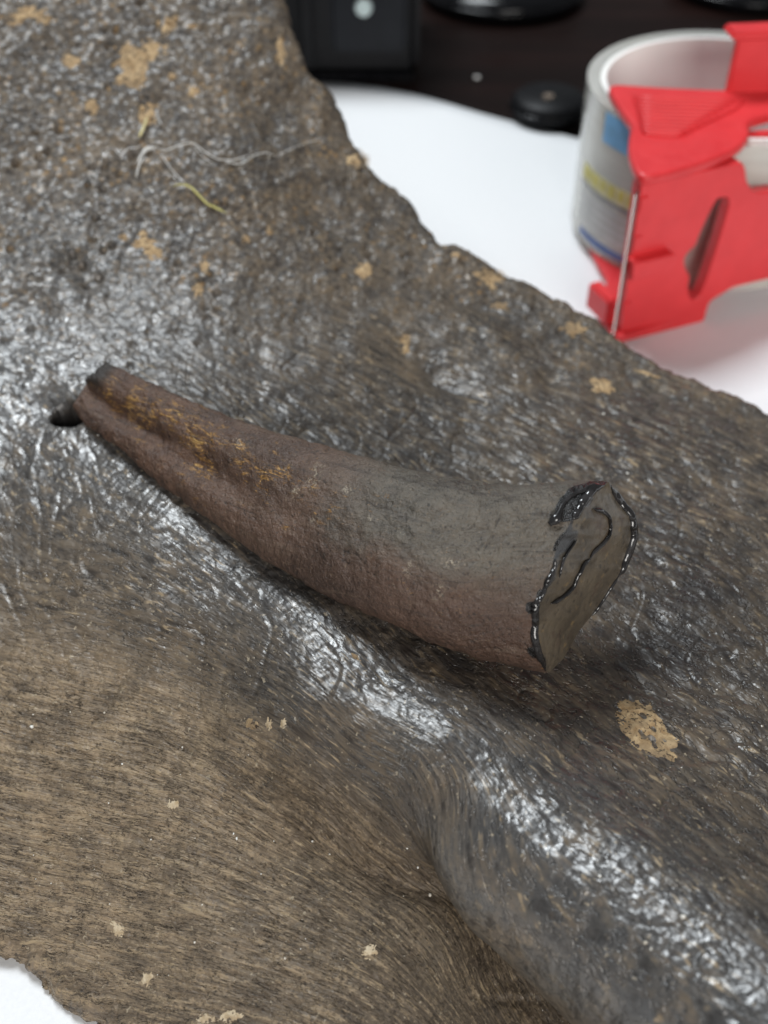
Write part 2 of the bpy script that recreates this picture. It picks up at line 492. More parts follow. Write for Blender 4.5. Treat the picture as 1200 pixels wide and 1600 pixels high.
# the nutrient hole beside the tooth tip
hp = hit_base(np.array([108.]), np.array([645.]))[0]
ca, sa = math.cos(-.55), math.sin(-.55)
hx, hy = GX - hp[0], GY - hp[1]
rr = np.hypot((hx * ca + hy * sa) / .0048, (-hx * sa + hy * ca) / .0033)
ramp_ = np.exp(-(((hx + .0032) * ca + (hy - .0018) * sa) / .005) ** 2 - ((-(hx + .0032) * sa + (hy - .0018) * ca) / .0032) ** 2)
PZ -= .0022 * ramp_ + .012 * sstep(1.0, .78, rr)

# rim of the bone: rounded, then undercut down to the paper
SD, SGX, SGY = sdist(GX, GY, OP)
SD = SD + .0011 * fbm(GX * 120, GY * 120, 51, 3) + .0004 * fbm(GX * 700, GY * 700, 52, 2)
BAND, RR = .0070, .0030
t = np.clip(SD / BAND, 0, 1)
phi = np.clip(t / .4, 0, 1) * np.pi / 2
q = np.clip((t - .4) / .6, 0, 1)
outw = np.where(SD > 0, RR * np.sin(phi) - q * .010, 0)
drop = np.where(SD > 0, RR * (1 - np.cos(phi)), 0)
sdp = np.maximum(SD, 0)
PX = np.where(SD > 0, PX - SGX * sdp + SGX * outw, PX)
PY = np.where(SD > 0, PY - SGY * sdp + SGY * outw, PY)
PZ = PZ - drop
PZ = np.where(q > 0, PZ * (1 - q) + .0014 * q, PZ)
PZ = np.maximum(PZ, .0014)
V = np.stack([PX, PY, PZ], -1)
Fq = grid_faces(NR, NC)
ok = (SD < BAND * 1.02).ravel()
Fq = Fq[ok[Fq].all(1)]
used = np.zeros(NR * NC, bool); used[Fq.ravel()] = True
remap = np.cumsum(used) - 1

bone_root = empty("fossil_bone", (0, .17, .001))
tag(bone_root, 'big dark brown fossil bone slab with a polished ridge lying on white paper', 'fossil bone')

def bone_material():
    n = NT("fossil_bone")
    fl = n.v("flow"); c = n.coord()
    gr, rd, lw, fk = n.f("grainy"), n.f("ridge"), n.f("lower"), n.f("flank")
    broad = n.noise(c, 30, 4, .6)
    mid = n.noise(c, 150, 5, .6)
    iso = n.noise(c, 800, 3, .6, .4)
    fz = n.mapv(fl, (170, 1250, 1)); fz2 = n.mapv(fl, (120, 700, 1), (5, 1, 0)); fz3 = n.mapv(fl, (300, 2000, 1), (2, 8, 0))
    s1 = n.noise(fz, 1, 3, .55, .15)
    s2 = n.noise(fz2, 1, 3, .55, .15)
    s3 = n.noise(fz3, 1, 2, .6, .4)
    flat = n.math('MULTIPLY', n.math('SUBTRACT', 1, n.math('MULTIPLY', gr, .8)), n.math('SUBTRACT', 1, n.math('MULTIPLY', fk, .8)))
    # thin continuous grain lines where the noise crosses its middle value
    line1 = n.math('MULTIPLY', n.ramp(n.math('ABSOLUTE', n.math('SUBTRACT', s1, .5)), .020, .0), flat)
    line2 = n.math('MULTIPLY', n.ramp(n.math('ABSOLUTE', n.math('SUBTRACT', s2, .47)), .016, .0), flat)
    tex = n.math('ADD', n.math('MULTIPLY', n.math('ADD', n.math('MULTIPLY', s1, .6), n.math('MULTIPLY', s3, .4)), flat), n.math('MULTIPLY', iso, n.math('SUBTRACT', 1, flat)))
    col = n.mix(n.ramp(broad, .3, .7), (.062, .049, .037), (.120, .092, .065))
    calm = n.math('SUBTRACT', 1, n.math('MULTIPLY', lw, .80))
    col = n.mix(n.math('MULTIPLY', n.ramp(mid, .36, .66), n.math('MULTIPLY', calm, .6)), col, (.036, .034, .034))
    col = n.mix(n.math('MULTIPLY', n.f("warm"), n.ramp(mid, .15, .8)), col, (.335, .246, .156))
    col = n.mix(n.math('MULTIPLY', rd, .65), col, (.062, .064, .066))
    col = n.mix(n.math('MULTIPLY', fk, .75), col, n.mix(n.ramp(mid, .35, .65), (.165, .132, .098), (.118, .110, .098)))
    col = n.mix(n.math('MULTIPLY', n.ramp(tex, .47, .66), .55), col, n.mix(n.ramp(mid, .3, .7), (.20, .145, .090), (.15, .125, .095)))
    col = n.mix(n.math('MULTIPLY', n.ramp(tex, .50, .36), n.math('MULTIPLY', calm, .75)), col, (.016, .013, .012))
    col = n.mix(n.math('MULTIPLY', n.math('MAXIMUM', line1, n.math('MULTIPLY', line2, .8)), n.math('MULTIPLY', calm, n.ramp(n.noise(c, 260, 3), .42, .60, .0, .75))), col, (.013, .011, .010))
    fine_l = n.noise(n.mapv(fl, (120, 1550, 1), (1, 4, 0)), 1, 4, .68, .35)
    pore = n.ramp(n.voro(c, 820, 'F1', 'Distance'), .26, .10)
    isof = n.noise(c, 1500, 3, .7)
    cr_l = n.noise(n.mapv(fl, (150, 1500, 1), (7, 3, 0)), 1, 5, .6, .8)
    col = n.mix(n.math('MULTIPLY', n.math('MULTIPLY', lw, .50), n.ramp(n.math('ADD', fine_l, n.math('MULTIPLY', n.math('SUBTRACT', isof, .5), .5)), .49, .40)), col, (.070, .052, .037))
    col = n.mix(n.math('MULTIPLY', n.math('MULTIPLY', lw, pore), n.ramp(n.noise(c, 210, 3), .42, .60, .1, .8)), col, (.028, .021, .016))
    ck_l = n.math('MULTIPLY', n.ramp(n.math('ABSOLUTE', n.math('SUBTRACT', cr_l, .5)), .014, .003), n.ramp(n.noise(c, 330, 3), .42, .58))
    col = n.mix(n.math('MULTIPLY', n.math('MULTIPLY', ck_l, lw), .75), col, (.030, .022, .017))
    col = n.mix(n.math('MULTIPLY', n.math('MULTIPLY', lw, .50), n.ramp(n.math('ADD', fine_l, n.math('MULTIPLY', n.math('SUBTRACT', isof, .5), .6)), .53, .64)), col, (.36, .27, .17))
    pale = n.math('MULTIPLY', n.math('MULTIPLY', n.ramp(s3, .60, .68), flat), n.ramp(n.noise(c, 90, 2), .42, .62))
    col = n.mix(n.math('MULTIPLY', pale, .8), col, (.33, .25, .155))
    # ochre grains
    oc = n.voro(c, 420, 'F1', 'Distance'); ocr = n.voro(c, 420, 'F1', 'Color')
    sel = n.math('MULTIPLY', n.ramp(n.noise(c, 60, 3), .42, .62), n.ramp(n.math('ADD', oc, n.math('MULTIPLY', n.math('SUBTRACT', iso, .5), .5)), .34, .14))
    col = n.mix(n.math('MULTIPLY', sel, n.math('MULTIPLY', n.ramp(gr, 0, 1, .10, .8), n.math('SUBTRACT', 1, fk))), col, n.mix(ocr, (.22, .125, .045), (.26, .18, .095)))
    col = n.mix(n.math('MULTIPLY', n.ramp(n.noise(c, 1000, 2, .6), .66, .72), .6), col, (.42, .35, .25))
    col = n.mix(n.f("shade_stain"), col, (.012, .010, .010))  # darkens toward the painted tooth shadow and hole shade
    # relief
    nm = n.bump(n.noise(c, 380, 2, .5, .5), .5, .0006)
    nm = n.bump(tex, n.ramp(lw, 0, 1, .6, .35), .00065, nm)
    nm = n.bump(n.math('ADD', line1, line2), .8, -.00018, nm)
    nm = n.bump(fine_l, n.math('MULTIPLY', lw, 1.0), .0007, nm)
    nm = n.bump(ck_l, n.math('MULTIPLY', lw, .9), -.0003, nm)
    nm = n.bump(n.noise(c, 1500, 2, .6), .35, .00018, nm)
    glint = n.ramp(n.noise(c, 620, 3, .6), .50, .60)
    rough = n.math('ADD', n.ramp(n.noise(c, 260, 4, .6), .3, .7, .28, .48), n.math('ADD', n.math('MULTIPLY', gr, n.math('SUBTRACT', .26, n.math('MULTIPLY', glint, .30))), n.math('ADD', n.math('MULTIPLY', lw, .06), n.math('MULTIPLY', fk, .10))))
    spec = n.math('ADD', n.math('SUBTRACT', .62, n.math('MULTIPLY', gr, n.math('SUBTRACT', .36, n.math('MULTIPLY', glint, .55)))), n.math('SUBTRACT', n.math('MULTIPLY', rd, .35), n.math('MULTIPLY', lw, .30)))
    return n.set(color=col, rough=rough, spec=spec, normal=nm, coat=n.math('MULTIPLY', rd, .5), coatr=.30)

bme = mesh_np("bone_body", V.reshape(-1, 3)[used], remap[Fq])
vattr(bme, "flow", np.stack([FU, FV, 0 * FU], -1).reshape(-1, 3)[used])
warm = lower * (.30 + .14 * fbm(GX * 60, GY * 60, 120, 3) + .62 * pxmask(170, 1130, .034, .7, -.25) + .25 * pxmask(0, 1350, .03) + .35 * pxmask(100, 1300, .03)) + .35 * pxmask(80, 1000, .03)
shade_stain = (1 + .5 * fbm(GX * 110, GY * 110, 130, 3)) * (1.1 * pxmask(1000, 1020, .013, .8) + 1.15 * pxmask(1075, 900, .013, .8, .6) + .5 * pxmask(1150, 1000, .010)) + 1.3 * sstep(1.25, .85, rr) + .45 * pxmask(720, 1040, .010, .5, -.6) + .25 * pxmask(1110, 1060, .014) + .35 * pxmask(330, 260, .006)  # tooth shadow and hole darkness painted as colour, plus one small dark spot
for nm_, val in (("grainy", grainy), ("ridge", ridge), ("lower", lower), ("warm", np.clip(warm, 0, .9)), ("flank", flank), ("shade_stain", np.clip(shade_stain * .6, 0, .82))):
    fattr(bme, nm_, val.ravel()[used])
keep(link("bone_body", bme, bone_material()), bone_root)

def bone_at(x, y):
    """detailed bone surface under (x, y)"""
    r = np.interp(y, YS, np.arange(NR)); cc = (x / WX(y) + 1) * .5 * (NC - 1)
    r = np.clip(r, 0, NR - 1.001); cc = np.clip(cc, 0, NC - 1.001)
    i, j = r.astype(int), cc.astype(int); fr, fc = r - i, cc - j
    return PZ[i, j] * (1 - fr) * (1 - fc) + PZ[i + 1, j] * fr * (1 - fc) + PZ[i, j + 1] * (1 - fr) * fc + PZ[i + 1, j + 1] * fr * fc
def on_bone(px, py):
    px, py = np.atleast_1d(np.asarray(px, float)), np.atleast_1d(np.asarray(py, float))
    p = hit_base(px, py); z = p[:, 2]
    for _ in range(12):
        p = at_z(px, py, z); z = .5 * z + .5 * bone_at(p[:, 0], p[:, 1])
    return at_z(px, py, z)

def sediment_material():
    n = NT("ochre_sediment")
    c = n.coord()
    k = n.noise(c, 700, 5, .65)
    col = n.mix(n.ramp(k, .3, .7), (.25, .16, .08), (.52, .38, .22))
    col = n.mix(n.ramp(n.noise(c, 150, 3), .45, .65), col, (.24, .17, .10))
    col = n.mix(n.ramp(n.noise(c, 1100, 4, .6), .54, .64), col, (.05, .037, .028))
    return n.set(color=col, rough=.8, spec=.2, normal=n.bump(k, .6, .0006))
M_sed = sediment_material()
def pale_material():
    n = NT("pale_crust"); c = n.coord(); k = n.noise(c, 700, 4, .6)
    return n.set(color=n.mix(n.ramp(k, .3, .7), (.34, .25, .15), (.55, .46, .33)), rough=.8, spec=.2, normal=n.bump(k, .5, .0005))
M_pale = pale_material()
patches = [(1012,1140,58,34,45,0,1.0),(212,95,26,38,-15,0,.8),(237,78,20,20,0,0,.8),(207,125,30,18,10,0,.8),(228,185,24,24,0,0,.5),(110,97,18,16,0,0,.6),(143,165,10,16,0,0,.9),
           (262,40,14,18,0,0,.6),(40,22,45,14,-12,0,.7),(70,30,20,12,0,0,.7),(440,85,9,38,-12,0,.7),(555,250,17,14,20,0,.9),(302,142,12,12,0,0,.6),
           (235,388,26,15,35,0,.8),(193,371,8,6,0,0,.9),(224,366,8,8,0,0,.8),(320,417,8,10,0,0,1),(310,452,10,10,0,0,1),(383,374,9,8,0,0,.8),(420,360,9,12,0,0,.6),
           (570,422,14,14,0,0,.9),(635,535,10,18,0,0,.7),(762,433,26,13,20,0,.9),(712,400,16,7,10,0,.7),(783,478,16,7,5,0,.7),
           (897,514,20,12,0,0,.9),(940,602,24,12,25,0,.9),(577,1487,14,12,0,1,.8),(230,1528,14,18,0,1,.7),(185,1455,36,14,45,1,.35),
           (392,1132,11,9,0,0,.9),(420,1131,5,9,0,1,.9),(443,1131,5,8,0,1,.9),(272,1257,10,8,0,1,.9),(1010,583,30,6,18,0,.5),(555,1026,14,5,40,0,.6),
           (360,1588,26,12,0,1,.5),(320,1592,20,10,0,1,.5),(100,250,10,8,0,0,.5),(300,40,10,7,0,0,.5),(268,120,7,6,0,0,.8)]
for k, (px, py, ru, rv, ang, mt, cov) in enumerate(patches):
    m = 40 if ru > 30 else (26 if ru > 15 else 16)
    uu, vv = np.meshgrid(np.linspace(-1.25, 1.25, m), np.linspace(-1.25, 1.25, m))
    ca, sa = math.cos(math.radians(ang)), math.sin(math.radians(ang))
    qx = px + uu * ru * ca - vv * rv * sa; qy = py + uu * ru * sa + vv * rv * ca
    P = on_bone(qx.ravel(), qy.ravel())
    rad = np.hypot(uu, vv).ravel()
    nz = fbm(uu.ravel() * 1.6 + k * 7.3, vv.ravel() * 1.6 + k * 3.1, 60, 4, .6)
    off = np.clip((cov * .75 - rad * .95) + (.34 if k == 0 else .42) * nz + .12 + .10 * fbm(uu.ravel() * ru * .35 + k, vv.ravel() * rv * .35, 63, 2) + (.35 * fbm(qx.ravel() * .35, qy.ravel() * .35, 64, 2) if mt else 0), -.6, .45) * .0008
    if k == 0:
        for (hu, hv, hr) in [(-.35,-.3,.15),(.25,.15,.17),(.05,.35,.12),(.45,.30,.12),(.1,-.2,.12),(-.1,.3,.1)]:
            off = off - .0012 * np.exp(-(((uu.ravel() - hu) ** 2 + (vv.ravel() - hv) ** 2) / hr ** 2) * 2)
    if mt: off = np.clip(off * .55, -1, .00016)
    P[:, 2] += off
    keep(link("sediment_patch", mesh_np("sediment_patch", P, grid_faces(m, m)[:, ::-1]), M_pale if mt else M_sed), bone_root)

# pale dust grains, nobody could count them: one part
def dust():
    ico = bmesh.new(); bmesh.ops.create_icosphere(ico, subdivisions=1, radius=1)
    iv = np.array([v.co[:] for v in ico.verts]); fi = np.array([[v.index for v in f.verts] for f in ico.faces]); ico.free()
    spots = [(110,1113,3),(52,1117,3),(50,1136,5),(163,1114,3),(191,1194,3),(170,1255,2.5),(285,1168,2.5),(365,1303,3),(370,1311,4),(488,1315,4),(515,1335,2.5),(305,1310,2.5),(316,1414,3),
             (445,1498,4),(305,1473,4),(500,1232,3),(408,1366,2.5),(236,1312,2.5),(141,1274,2),(672,1399,5),(715,1398,5),(691,1370,3),(653,1356,3),(636,1326,3),(757,1503,3),(812,1498,2.5),
             (871,1559,2.5),(937,1369,4),(760,630,4),(757,634,3.5),(895,646,3),(943,647,4),(980,740,4),(736,599,4),(775,766,3),(1067,1433,9),(1008,1473,6),(1017,1483,6),(1190,1135,3),
             (1120,1078,3),(995,1000,2),(331,284,4),(420,246,3),(456,252,3),(385,282,4),(368,336,4),(278,256,4),(80,175,3),(300,226,3)]
    for _ in range(260):
        x, y = random.uniform(0, 1200), random.uniform(0, 1600)
        spots.append((x, y, random.choice([1.0, 1.2, 1.4, 1.8])))
    a = np.array(spots)
    P = on_bone(a[:, 0], a[:, 1]); dep = depth_of(P)
    sdv, _, _ = sdist(P[:, 0], P[:, 1], OP)
    VV, FF = [], []
    for k in range(len(a)):
        if sdv[k] > -.002: continue
        r = a[k, 2] * dep[k] / F_PX * .62
        s = iv * r * RNG.uniform(.6, 1.2, 3) + RNG.normal(0, r * .12, iv.shape) + P[k] + [0, 0, r * .2]
        FF.append(fi + len(VV) * 12); VV.append(s)
    n = NT("pale_dust"); n.set(color=n.mix(n.ramp(n.noise(n.coord(), 300, 2), .4, .6), (.55, .50, .42), (.75, .74, .70)), rough=.8)
    o = keep(link("dust_specks", mesh_np("dust_specks", np.concatenate(VV), np.concatenate(FF)), n.m, smooth=False), bone_root)
    o['kind'] = 'stuff'
dust()

# ================================================================== TOOTH
U = np.array([(165,565),(200,582),(250,605),(330,640),(400,665),(480,690),(560,711),(640,735),(720,750),(800,757),(870,755),(920,752),(951,752)], float)
L = np.array([(116,636),(130,660),(160,682),(200,712),(250,755),(300,793),(350,830),(400,865),(450,895),(500,925),(560,953),(620,978),(680,1005),(740,1025),(800,1040),(830,1047),(855,1052)], float)
NEAR = np.array([(951,752),(925,762),(905,785),(893,812),(878,842),(868,862),(862,885),(850,915),(839,935),(836,960),(833,990),(840,1020),(855,1052)], float)
FAR = np.array([(951,752),(960,772),(972,790),(986,806),(989,835),(980,866),(970,892),(952,925),(930,955),(905,985),(893,1008),(878,1033),(855,1052)], float)
NS, NTH = 300, 220
Uc, Lc = catmull(U, NS), catmull(L, NS)
s = np.linspace(0, 1, NS)
th = np.linspace(0, 2 * np.pi, NTH, endpoint=False)
cth, sth = np.cos(th), np.sin(th)
cc_ = (1 - cth) / 2
mid, half = (Uc + Lc) / 2, (Uc - Lc) / 2
px = mid[:, None, 0] + half[:, None, 0] * cth; py = mid[:, None, 1] + half[:, None, 1] * cth
def alongv(poly, c):
    k = (poly[:, 1] - poly[0, 1]) / (poly[-1, 1] - poly[0, 1])
    return np.stack([np.interp(c, k, poly[:, 0]), np.interp(c, k, poly[:, 1])], -1)
nr_, fr_ = alongv(NEAR, cc_), alongv(FAR, cc_)
chord = U[-1] + (L[-1] - U[-1]) * cc_[:, None]
end_shift = np.where((sth >= 0)[:, None], nr_ - chord, fr_ - chord)
wgt = sstep(.35, 1.0, s)[:, None] ** 1.3
edge = np.minimum(1, np.abs(sth) * 3)
px = px + wgt * end_shift[None, :, 0]; py = py + wgt * end_shift[None, :, 1]
# broken tip outline
tipw = np.exp(-s / .02)[:, None]
px = px + tipw * (-9 * np.exp(-((cc_ - .35) / .16) ** 2) + 9 * np.exp(-((cc_ - .66) / .10) ** 2) + 3 * np.sin(cc_ * 31))[None]
T = np.interp(s, [0, .12, .35, .6, .8, 1], [.30, .46, .72, .95, 1.08, 1.12]) * CM
zc = np.interp(s, [0, .15, .4, .7, 1], [4.78, 4.95, 5.20, 5.48, 5.22]) * CM
dc = depth_of(at_z(mid[:, 0], mid[:, 1], zc))
prof = np.sign(sth) * np.abs(sth) ** .85
dep = dc[:, None] - T[:, None] * prof[None]
# flute between the upper and the lower lobe, toward the tip
fl_c = np.interp(s, [0, .1, .25, .45, .6], [.56, .60, .62, .62, .60])[:, None]
fl_a = (np.interp(s, [0, .08, .25, .42, .6], [.0020, .0034, .0028, .0012, 0]))[:, None]
near = np.clip(sth, 0, 1)[None] ** .5
dep = dep + fl_a * (1 + .5 * perlin(s * 14, s * 0 + .4, 66))[:, None] * near * np.exp(-((cc_[None] - fl_c - .05 * perlin(s * 8, s * 0 + 2.2, 67)[:, None]) / .15) ** 2)
dep = dep - .0010 * np.exp(-s / .3)[:, None] * near * np.exp(-((cc_[None] - .22) / .14) ** 2)
# the near face is flatter toward the base
dep = dep + .0015 * sstep(.5, .95, s)[:, None] * near * np.exp(-((cc_[None] - .30) / .12) ** 2) * .5
TV = at_d(px, py, dep)
# lift the tooth so that it rests on the bone: measured clearance
low = TV.reshape(-1, 3)
clr = low[:, 2] - bone_at(low[:, 0], low[:, 1])
print("tooth clearance min (mm): %.2f" % (clr.min() * 1000), "by station",
      [round(float((TV[i, :, 2] - bone_at(TV[i, :, 0], TV[i, :, 1])).min() * 1000), 1) for i in range(0, NS, 30)])
# relief
tu, tv = s[:, None] * .10 + 0 * th[None], (np.cumsum(np.ones(NTH)) / NTH)[None] * .07 * np.ones((NS, 1))
c3 = TV
dn = .00022 * fbm(c3[..., 0] * 120 + c3[..., 2] * 80, c3[..., 1] * 120 + c3[..., 2] * 90, 71, 4)
dn += .00020 * fbm(c3[..., 0] * 330 + c3[..., 2] * 200, c3[..., 1] * 330 + c3[..., 2] * 150, 81, 3)
dn += .00010 * perlin(tu * 160 + 3, (px * .7 + py) * .05, 73) + .00007 * fbm(c3[..., 0] * 800, c3[..., 1] * 800 + c3[..., 2] * 500, 74, 3)
tip = sstep(.55, .1, s)[:, None]
dn += tip * .00016 * fbm((c3[..., 0] - c3[..., 1]) * 160, (c3[..., 0] + c3[..., 1]) * 600, 75, 3)
ck = np.abs(perlin(s[:, None] * 9 + .6 * perlin(c3[..., 0] * 200, c3[..., 1] * 200, 76), cc_[None] * 9 + .8 * perlin(c3[..., 0] * 260, c3[..., 1] * 260, 78), 77))
dn -= .00022 * (crk := sstep(.030, 0, ck) * sstep(.0, .2, perlin(s[:, None] * 5 + 2, cc_[None] * 5, 79)))
# rough arris at the broken base
dn += sstep(.975, 1, s)[:, None] * .0004 * fbm(cc_[None] * 14 + 0 * s[:, None], s[:, None] * 2 + 0 * cc_[None], 80, 3)
du, dv = np.gradient(TV, axis=0), (np.roll(TV, -1, 1) - np.roll(TV, 1, 1)) / 2
nn = np.cross(du, dv); nn /= np.linalg.norm(nn, axis=2)[..., None] + 1e-15
ctr = TV.mean(1, keepdims=True)
sg = np.sign((nn * (TV - ctr)).sum(2).mean()); nn *= sg
TV = TV + nn * dn[..., None]

tooth = empty("fossil_tooth", tuple(ctr[-1, 0]))
tag(tooth, 'curved brown fossil tooth with a broken base resting on the bone ridge', 'fossil tooth')

def tooth_material():
    n = NT("tooth_enamel")
    c = n.coord(); S, CC, NE = n.f("along"), n.f("across"), n.f("near")
    a = n.noise(c, 90, 5, .6); b = n.noise(c, 350, 5, .65); e = n.noise(c, 1300, 4, .6)
    col = n.mix(n.ramp(a, .32, .68), (.058, .035, .025), (.118, .070, .048))
    # dusty grey middle
    dusty = n.math('MULTIPLY', n.ramp(S, .42, .62), n.ramp(n.math('ADD', CC, n.math('MULTIPLY', n.math('SUBTRACT', a, .5), .5)), .72, .42))
    col = n.mix(n.math('MULTIPLY', dusty, .85), col, n.mix(n.ramp(b, .3, .7), (.080, .071, .057), (.135, .120, .096)))
    # red brown underside of the base
    red = n.math('MULTIPLY', n.ramp(S, .35, .8), n.ramp(CC, .55, .75))
    col = n.mix(n.math('MULTIPLY', red, .45), col, (.110, .064, .047))
    # purple brown tip
    col = n.mix(n.math('MULTIPLY', n.ramp(S, .45, .15), .5), col, n.mix(n.ramp(b, .35, .65), (.066, .032, .021), (.130, .064, .036)))
    # rust flecks, drawn out along the tooth
    ax_ = n.v("axis")
    og = n.math('MULTIPLY', n.ramp(S, .70, .22), n.ramp(n.math('ABSOLUTE', n.math('SUBTRACT', CC, .38)), .60, .03))
    thr = n.math('ADD', n.noise(n.mapv(ax_, (420, 900, 420)), 1, 5, .75, 1.2), n.math('MULTIPLY', n.math('SUBTRACT', og, .50), .16))
    thr = n.math('ADD', thr, n.math('MULTIPLY', n.math('SUBTRACT', n.noise(c, 170, 3), .5), .52))
    col = n.mix(n.ramp(thr, .575, .69), col, n.mix(n.noise(c, 500, 3), (.13, .055, .018), (.36, .20, .055)))
    col = n.mix(n.ramp(thr, .68, .74), col, (.44, .27, .09))
    col = n.mix(n.math('MULTIPLY', n.f("crack"), .85), col, (.014, .011, .010))
    st_ = n.noise(n.mapv(ax_, (60, 700, 200)), 1, 4, .6, 1.0)
    col = n.mix(n.math('MULTIPLY', n.ramp(st_, .46, .30), .55), col, (.028, .020, .017))
    col = n.mix(n.math('MULTIPLY', n.ramp(st_, .56, .70), .40), col, (.15, .105, .075))
    # dark weathered flecks
    dk = n.ramp(n.noise(c, 520, 5, .7), .62, .70)
    col = n.mix(n.math('MULTIPLY', dk, .75), col, (.018, .014, .012))
    # scarce pale scratches
    ws = n.ramp(n.noise(c, 1000, 4, .7, 1.5), .72, .76)
    col = n.mix(n.math('MULTIPLY', ws, n.ramp(n.noise(c, 60, 2), .55, .65)), col, (.42, .36, .27))
    pm = n.math('MULTIPLY', n.f('pale'), n.ramp(n.noise(c, 1300, 4, .7, 1.0), .50, .60))
    col = n.mix(n.math('MULTIPLY', pm, .8), col, (.42, .36, .27))
    # black tip rim
    col = n.mix(n.math('MULTIPLY', n.ramp(S, .035, .008), n.ramp(CC, .62, .35)), col, (.03, .024, .020))
    fr = n.math('MULTIPLY', n.ramp(n.noise(c, 2200, 4, .7), .60, .68), .6)
    col = n.mix(fr, col, n.mix(a, (.20, .12, .06), (.24, .20, .15)))
    col = n.mix(n.math('MULTIPLY', n.ramp(n.noise(c, 1700, 5, .7), .44, .34), .7), col, (.022, .017, .014))
    gm = n.ramp(n.math('ADD', n.f('glue'), n.math('MULTIPLY', n.math('SUBTRACT', b, .5), .6)), .45, .55)
    col = n.mix(gm, col, (.012, .011, .011))
    nm = n.bump(e, .9, .0006); nm = n.bump(b, .9, .0008, nm); nm = n.bump(n.noise(c, 3200, 3, .6), .5, .0002, nm)
    rg_ = n.math('MULTIPLY', gm, .26)
    return n.set(color=col, rough=n.math('SUBTRACT', n.ramp(b, .3, .7, .40, .58), rg_), spec=.5, normal=nm)
Vt = TV.reshape(-1, 3)
Ft = grid_faces(NS, NTH, True)
if sg > 0: Ft = Ft[:, ::1]
tip_c = TV[0].mean(0)
# close the tip: rings shrinking to its centre, with a rough end
rings = [TV[0]]
for k in range(1, 8):
    f = 1 - k / 8
    r_ = tip_c + (TV[0] - tip_c) * f
    r_ = r_ + np.array([-.0006, .0004, 0]) * (1 - f) + .0003 * fbm(r_[:, :1] * 900, r_[:, 1:2] * 900, 90, 2)
    rings.append(r_)
extra = np.concatenate(rings[1:])
nb = len(Vt)
Vt = np.r_[Vt, extra]
idx = [np.arange(NTH)] + [nb + k * NTH + np.arange(NTH) for k in range(7)]
ft = []
for a_, b_ in zip(idx[:-1], idx[1:]):
    ft.append(np.stack([a_, b_, np.roll(b_, -1), np.roll(a_, -1)], -1))
tm = mesh_np("tooth_shaft", Vt, np.concatenate([Ft] + ft))
fattr(tm, "along", np.r_[np.repeat(s, NTH), np.zeros(len(extra))])
fattr(tm, "across", np.r_[np.tile(cc_, NS), np.tile(cc_, 7)])
gmask = (np.exp(-((cc_[None] - .07) / .09) ** 2 - ((s[:, None] - .985) / .032) ** 2) * 1.1 + .8 * np.exp(-((cc_[None] - .17) / .06) ** 2 - ((s[:, None] - .985) / .022) ** 2)
         + .8 * np.exp(-((cc_[None] - .66) / .05) ** 2 - ((s[:, None] - .992) / .016) ** 2) + .65 * np.exp(-((cc_[None] - .9) / .07) ** 2 - ((s[:, None] - .99) / .02) ** 2)) * (sth > -.2)[None]
gmask = np.maximum(gmask, .75 * sstep(.982, .997, s)[:, None] * (.55 + .9 * perlin(cc_[None] * 11, 0 * cc_[None] + .3, 83)) * (sth > -.2)[None])
pale_m = sum(np.exp(-((s[:, None] - a_) / w_) ** 2 - ((cc_[None] - b_) / v_) ** 2) * (sth > 0)[None] for a_, b_, w_, v_ in
             [(.46, .26, .012, .10), (.44, .42, .008, .05), (.53, .25, .010, .03), (.60, .38, .012, .02), (.30, .20, .012, .03), (.72, .60, .006, .06), (.80, .48, .02, .03), (.80, .66, .01, .05), (.67, .40, .01, .02), (.5, .55, .01, .03)])
fattr(tm, "pale", np.r_[np.clip(pale_m, 0, 1).ravel(), np.zeros(len(extra))])
fattr(tm, "crack", np.r_[crk.ravel(), np.zeros(len(extra))])
vattr(tm, "axis", np.r_[np.stack([np.repeat(s, NTH) * .1, np.tile(cc_, NS) * .045 * np.repeat(np.interp(s, [0, 1], [.35, 1]), NTH), np.tile(sth, NS) * .01], -1), np.zeros((len(extra), 3))])
fattr(tm, "glue", np.r_[gmask.ravel(), np.zeros(len(extra))])
fattr(tm, "near", np.r_[np.tile(sth, NS), np.tile(sth, 7)])
keep(link("tooth_shaft", tm, tooth_material()), tooth)

# broken base: its own part, spanning near edge to far edge
last = TV[-1]
order = np.argsort(cc_ + 0)
nsel = np.where(sth >= -1e-9)[0]; fsel = np.where(sth <= 1e-9)[0]
def edge_pt(sel, c):
    k = sel[np.argsort(cc_[sel])]
    return np.stack([np.interp(c, cc_[k], last[k, i]) for i in range(3)], -1)
ax_n = (TV[-1].mean(0) - TV[-20].mean(0)); ax_n /= np.linalg.norm(ax_n)
def base_pt(c, k, lift=0.0):
    c, k = np.asarray(c, float), np.asarray(k, float)
    p = edge_pt(nsel, c) * (1 - k)[..., None] + edge_pt(fsel, c) * k[..., None]
    bul = .0007 * np.sin(np.pi * np.clip(k, 0, 1)) * np.sin(np.pi * np.clip(c, 0, 1))
    n_ = .00018 * fbm(c * 9, k * 5, 95, 4) * np.sin(np.pi * np.clip(k, 0, 1)) ** .5
    return p + base_n * (bul + n_ + lift)[..., None]
p0, p1, p2, p3 = edge_pt(nsel, np.array([.5]))[0], edge_pt(fsel, np.array([.5]))[0], edge_pt(nsel, np.array([.1]))[0], edge_pt(nsel, np.array([.9]))[0]
base_n = np.cross(p1 - p0, p3 - p2); base_n /= np.linalg.norm(base_n)
if base_n @ ax_n < 0: base_n = -base_n
BC, BK = 120, 50
cg = (1 - np.cos(np.linspace(0, np.pi, BC))) / 2
kg = np.linspace(0, 1, BK)
Cg, Kg = np.meshgrid(cg, kg, indexing='ij')
BP = base_pt(Cg, Kg, np.zeros_like(Cg))
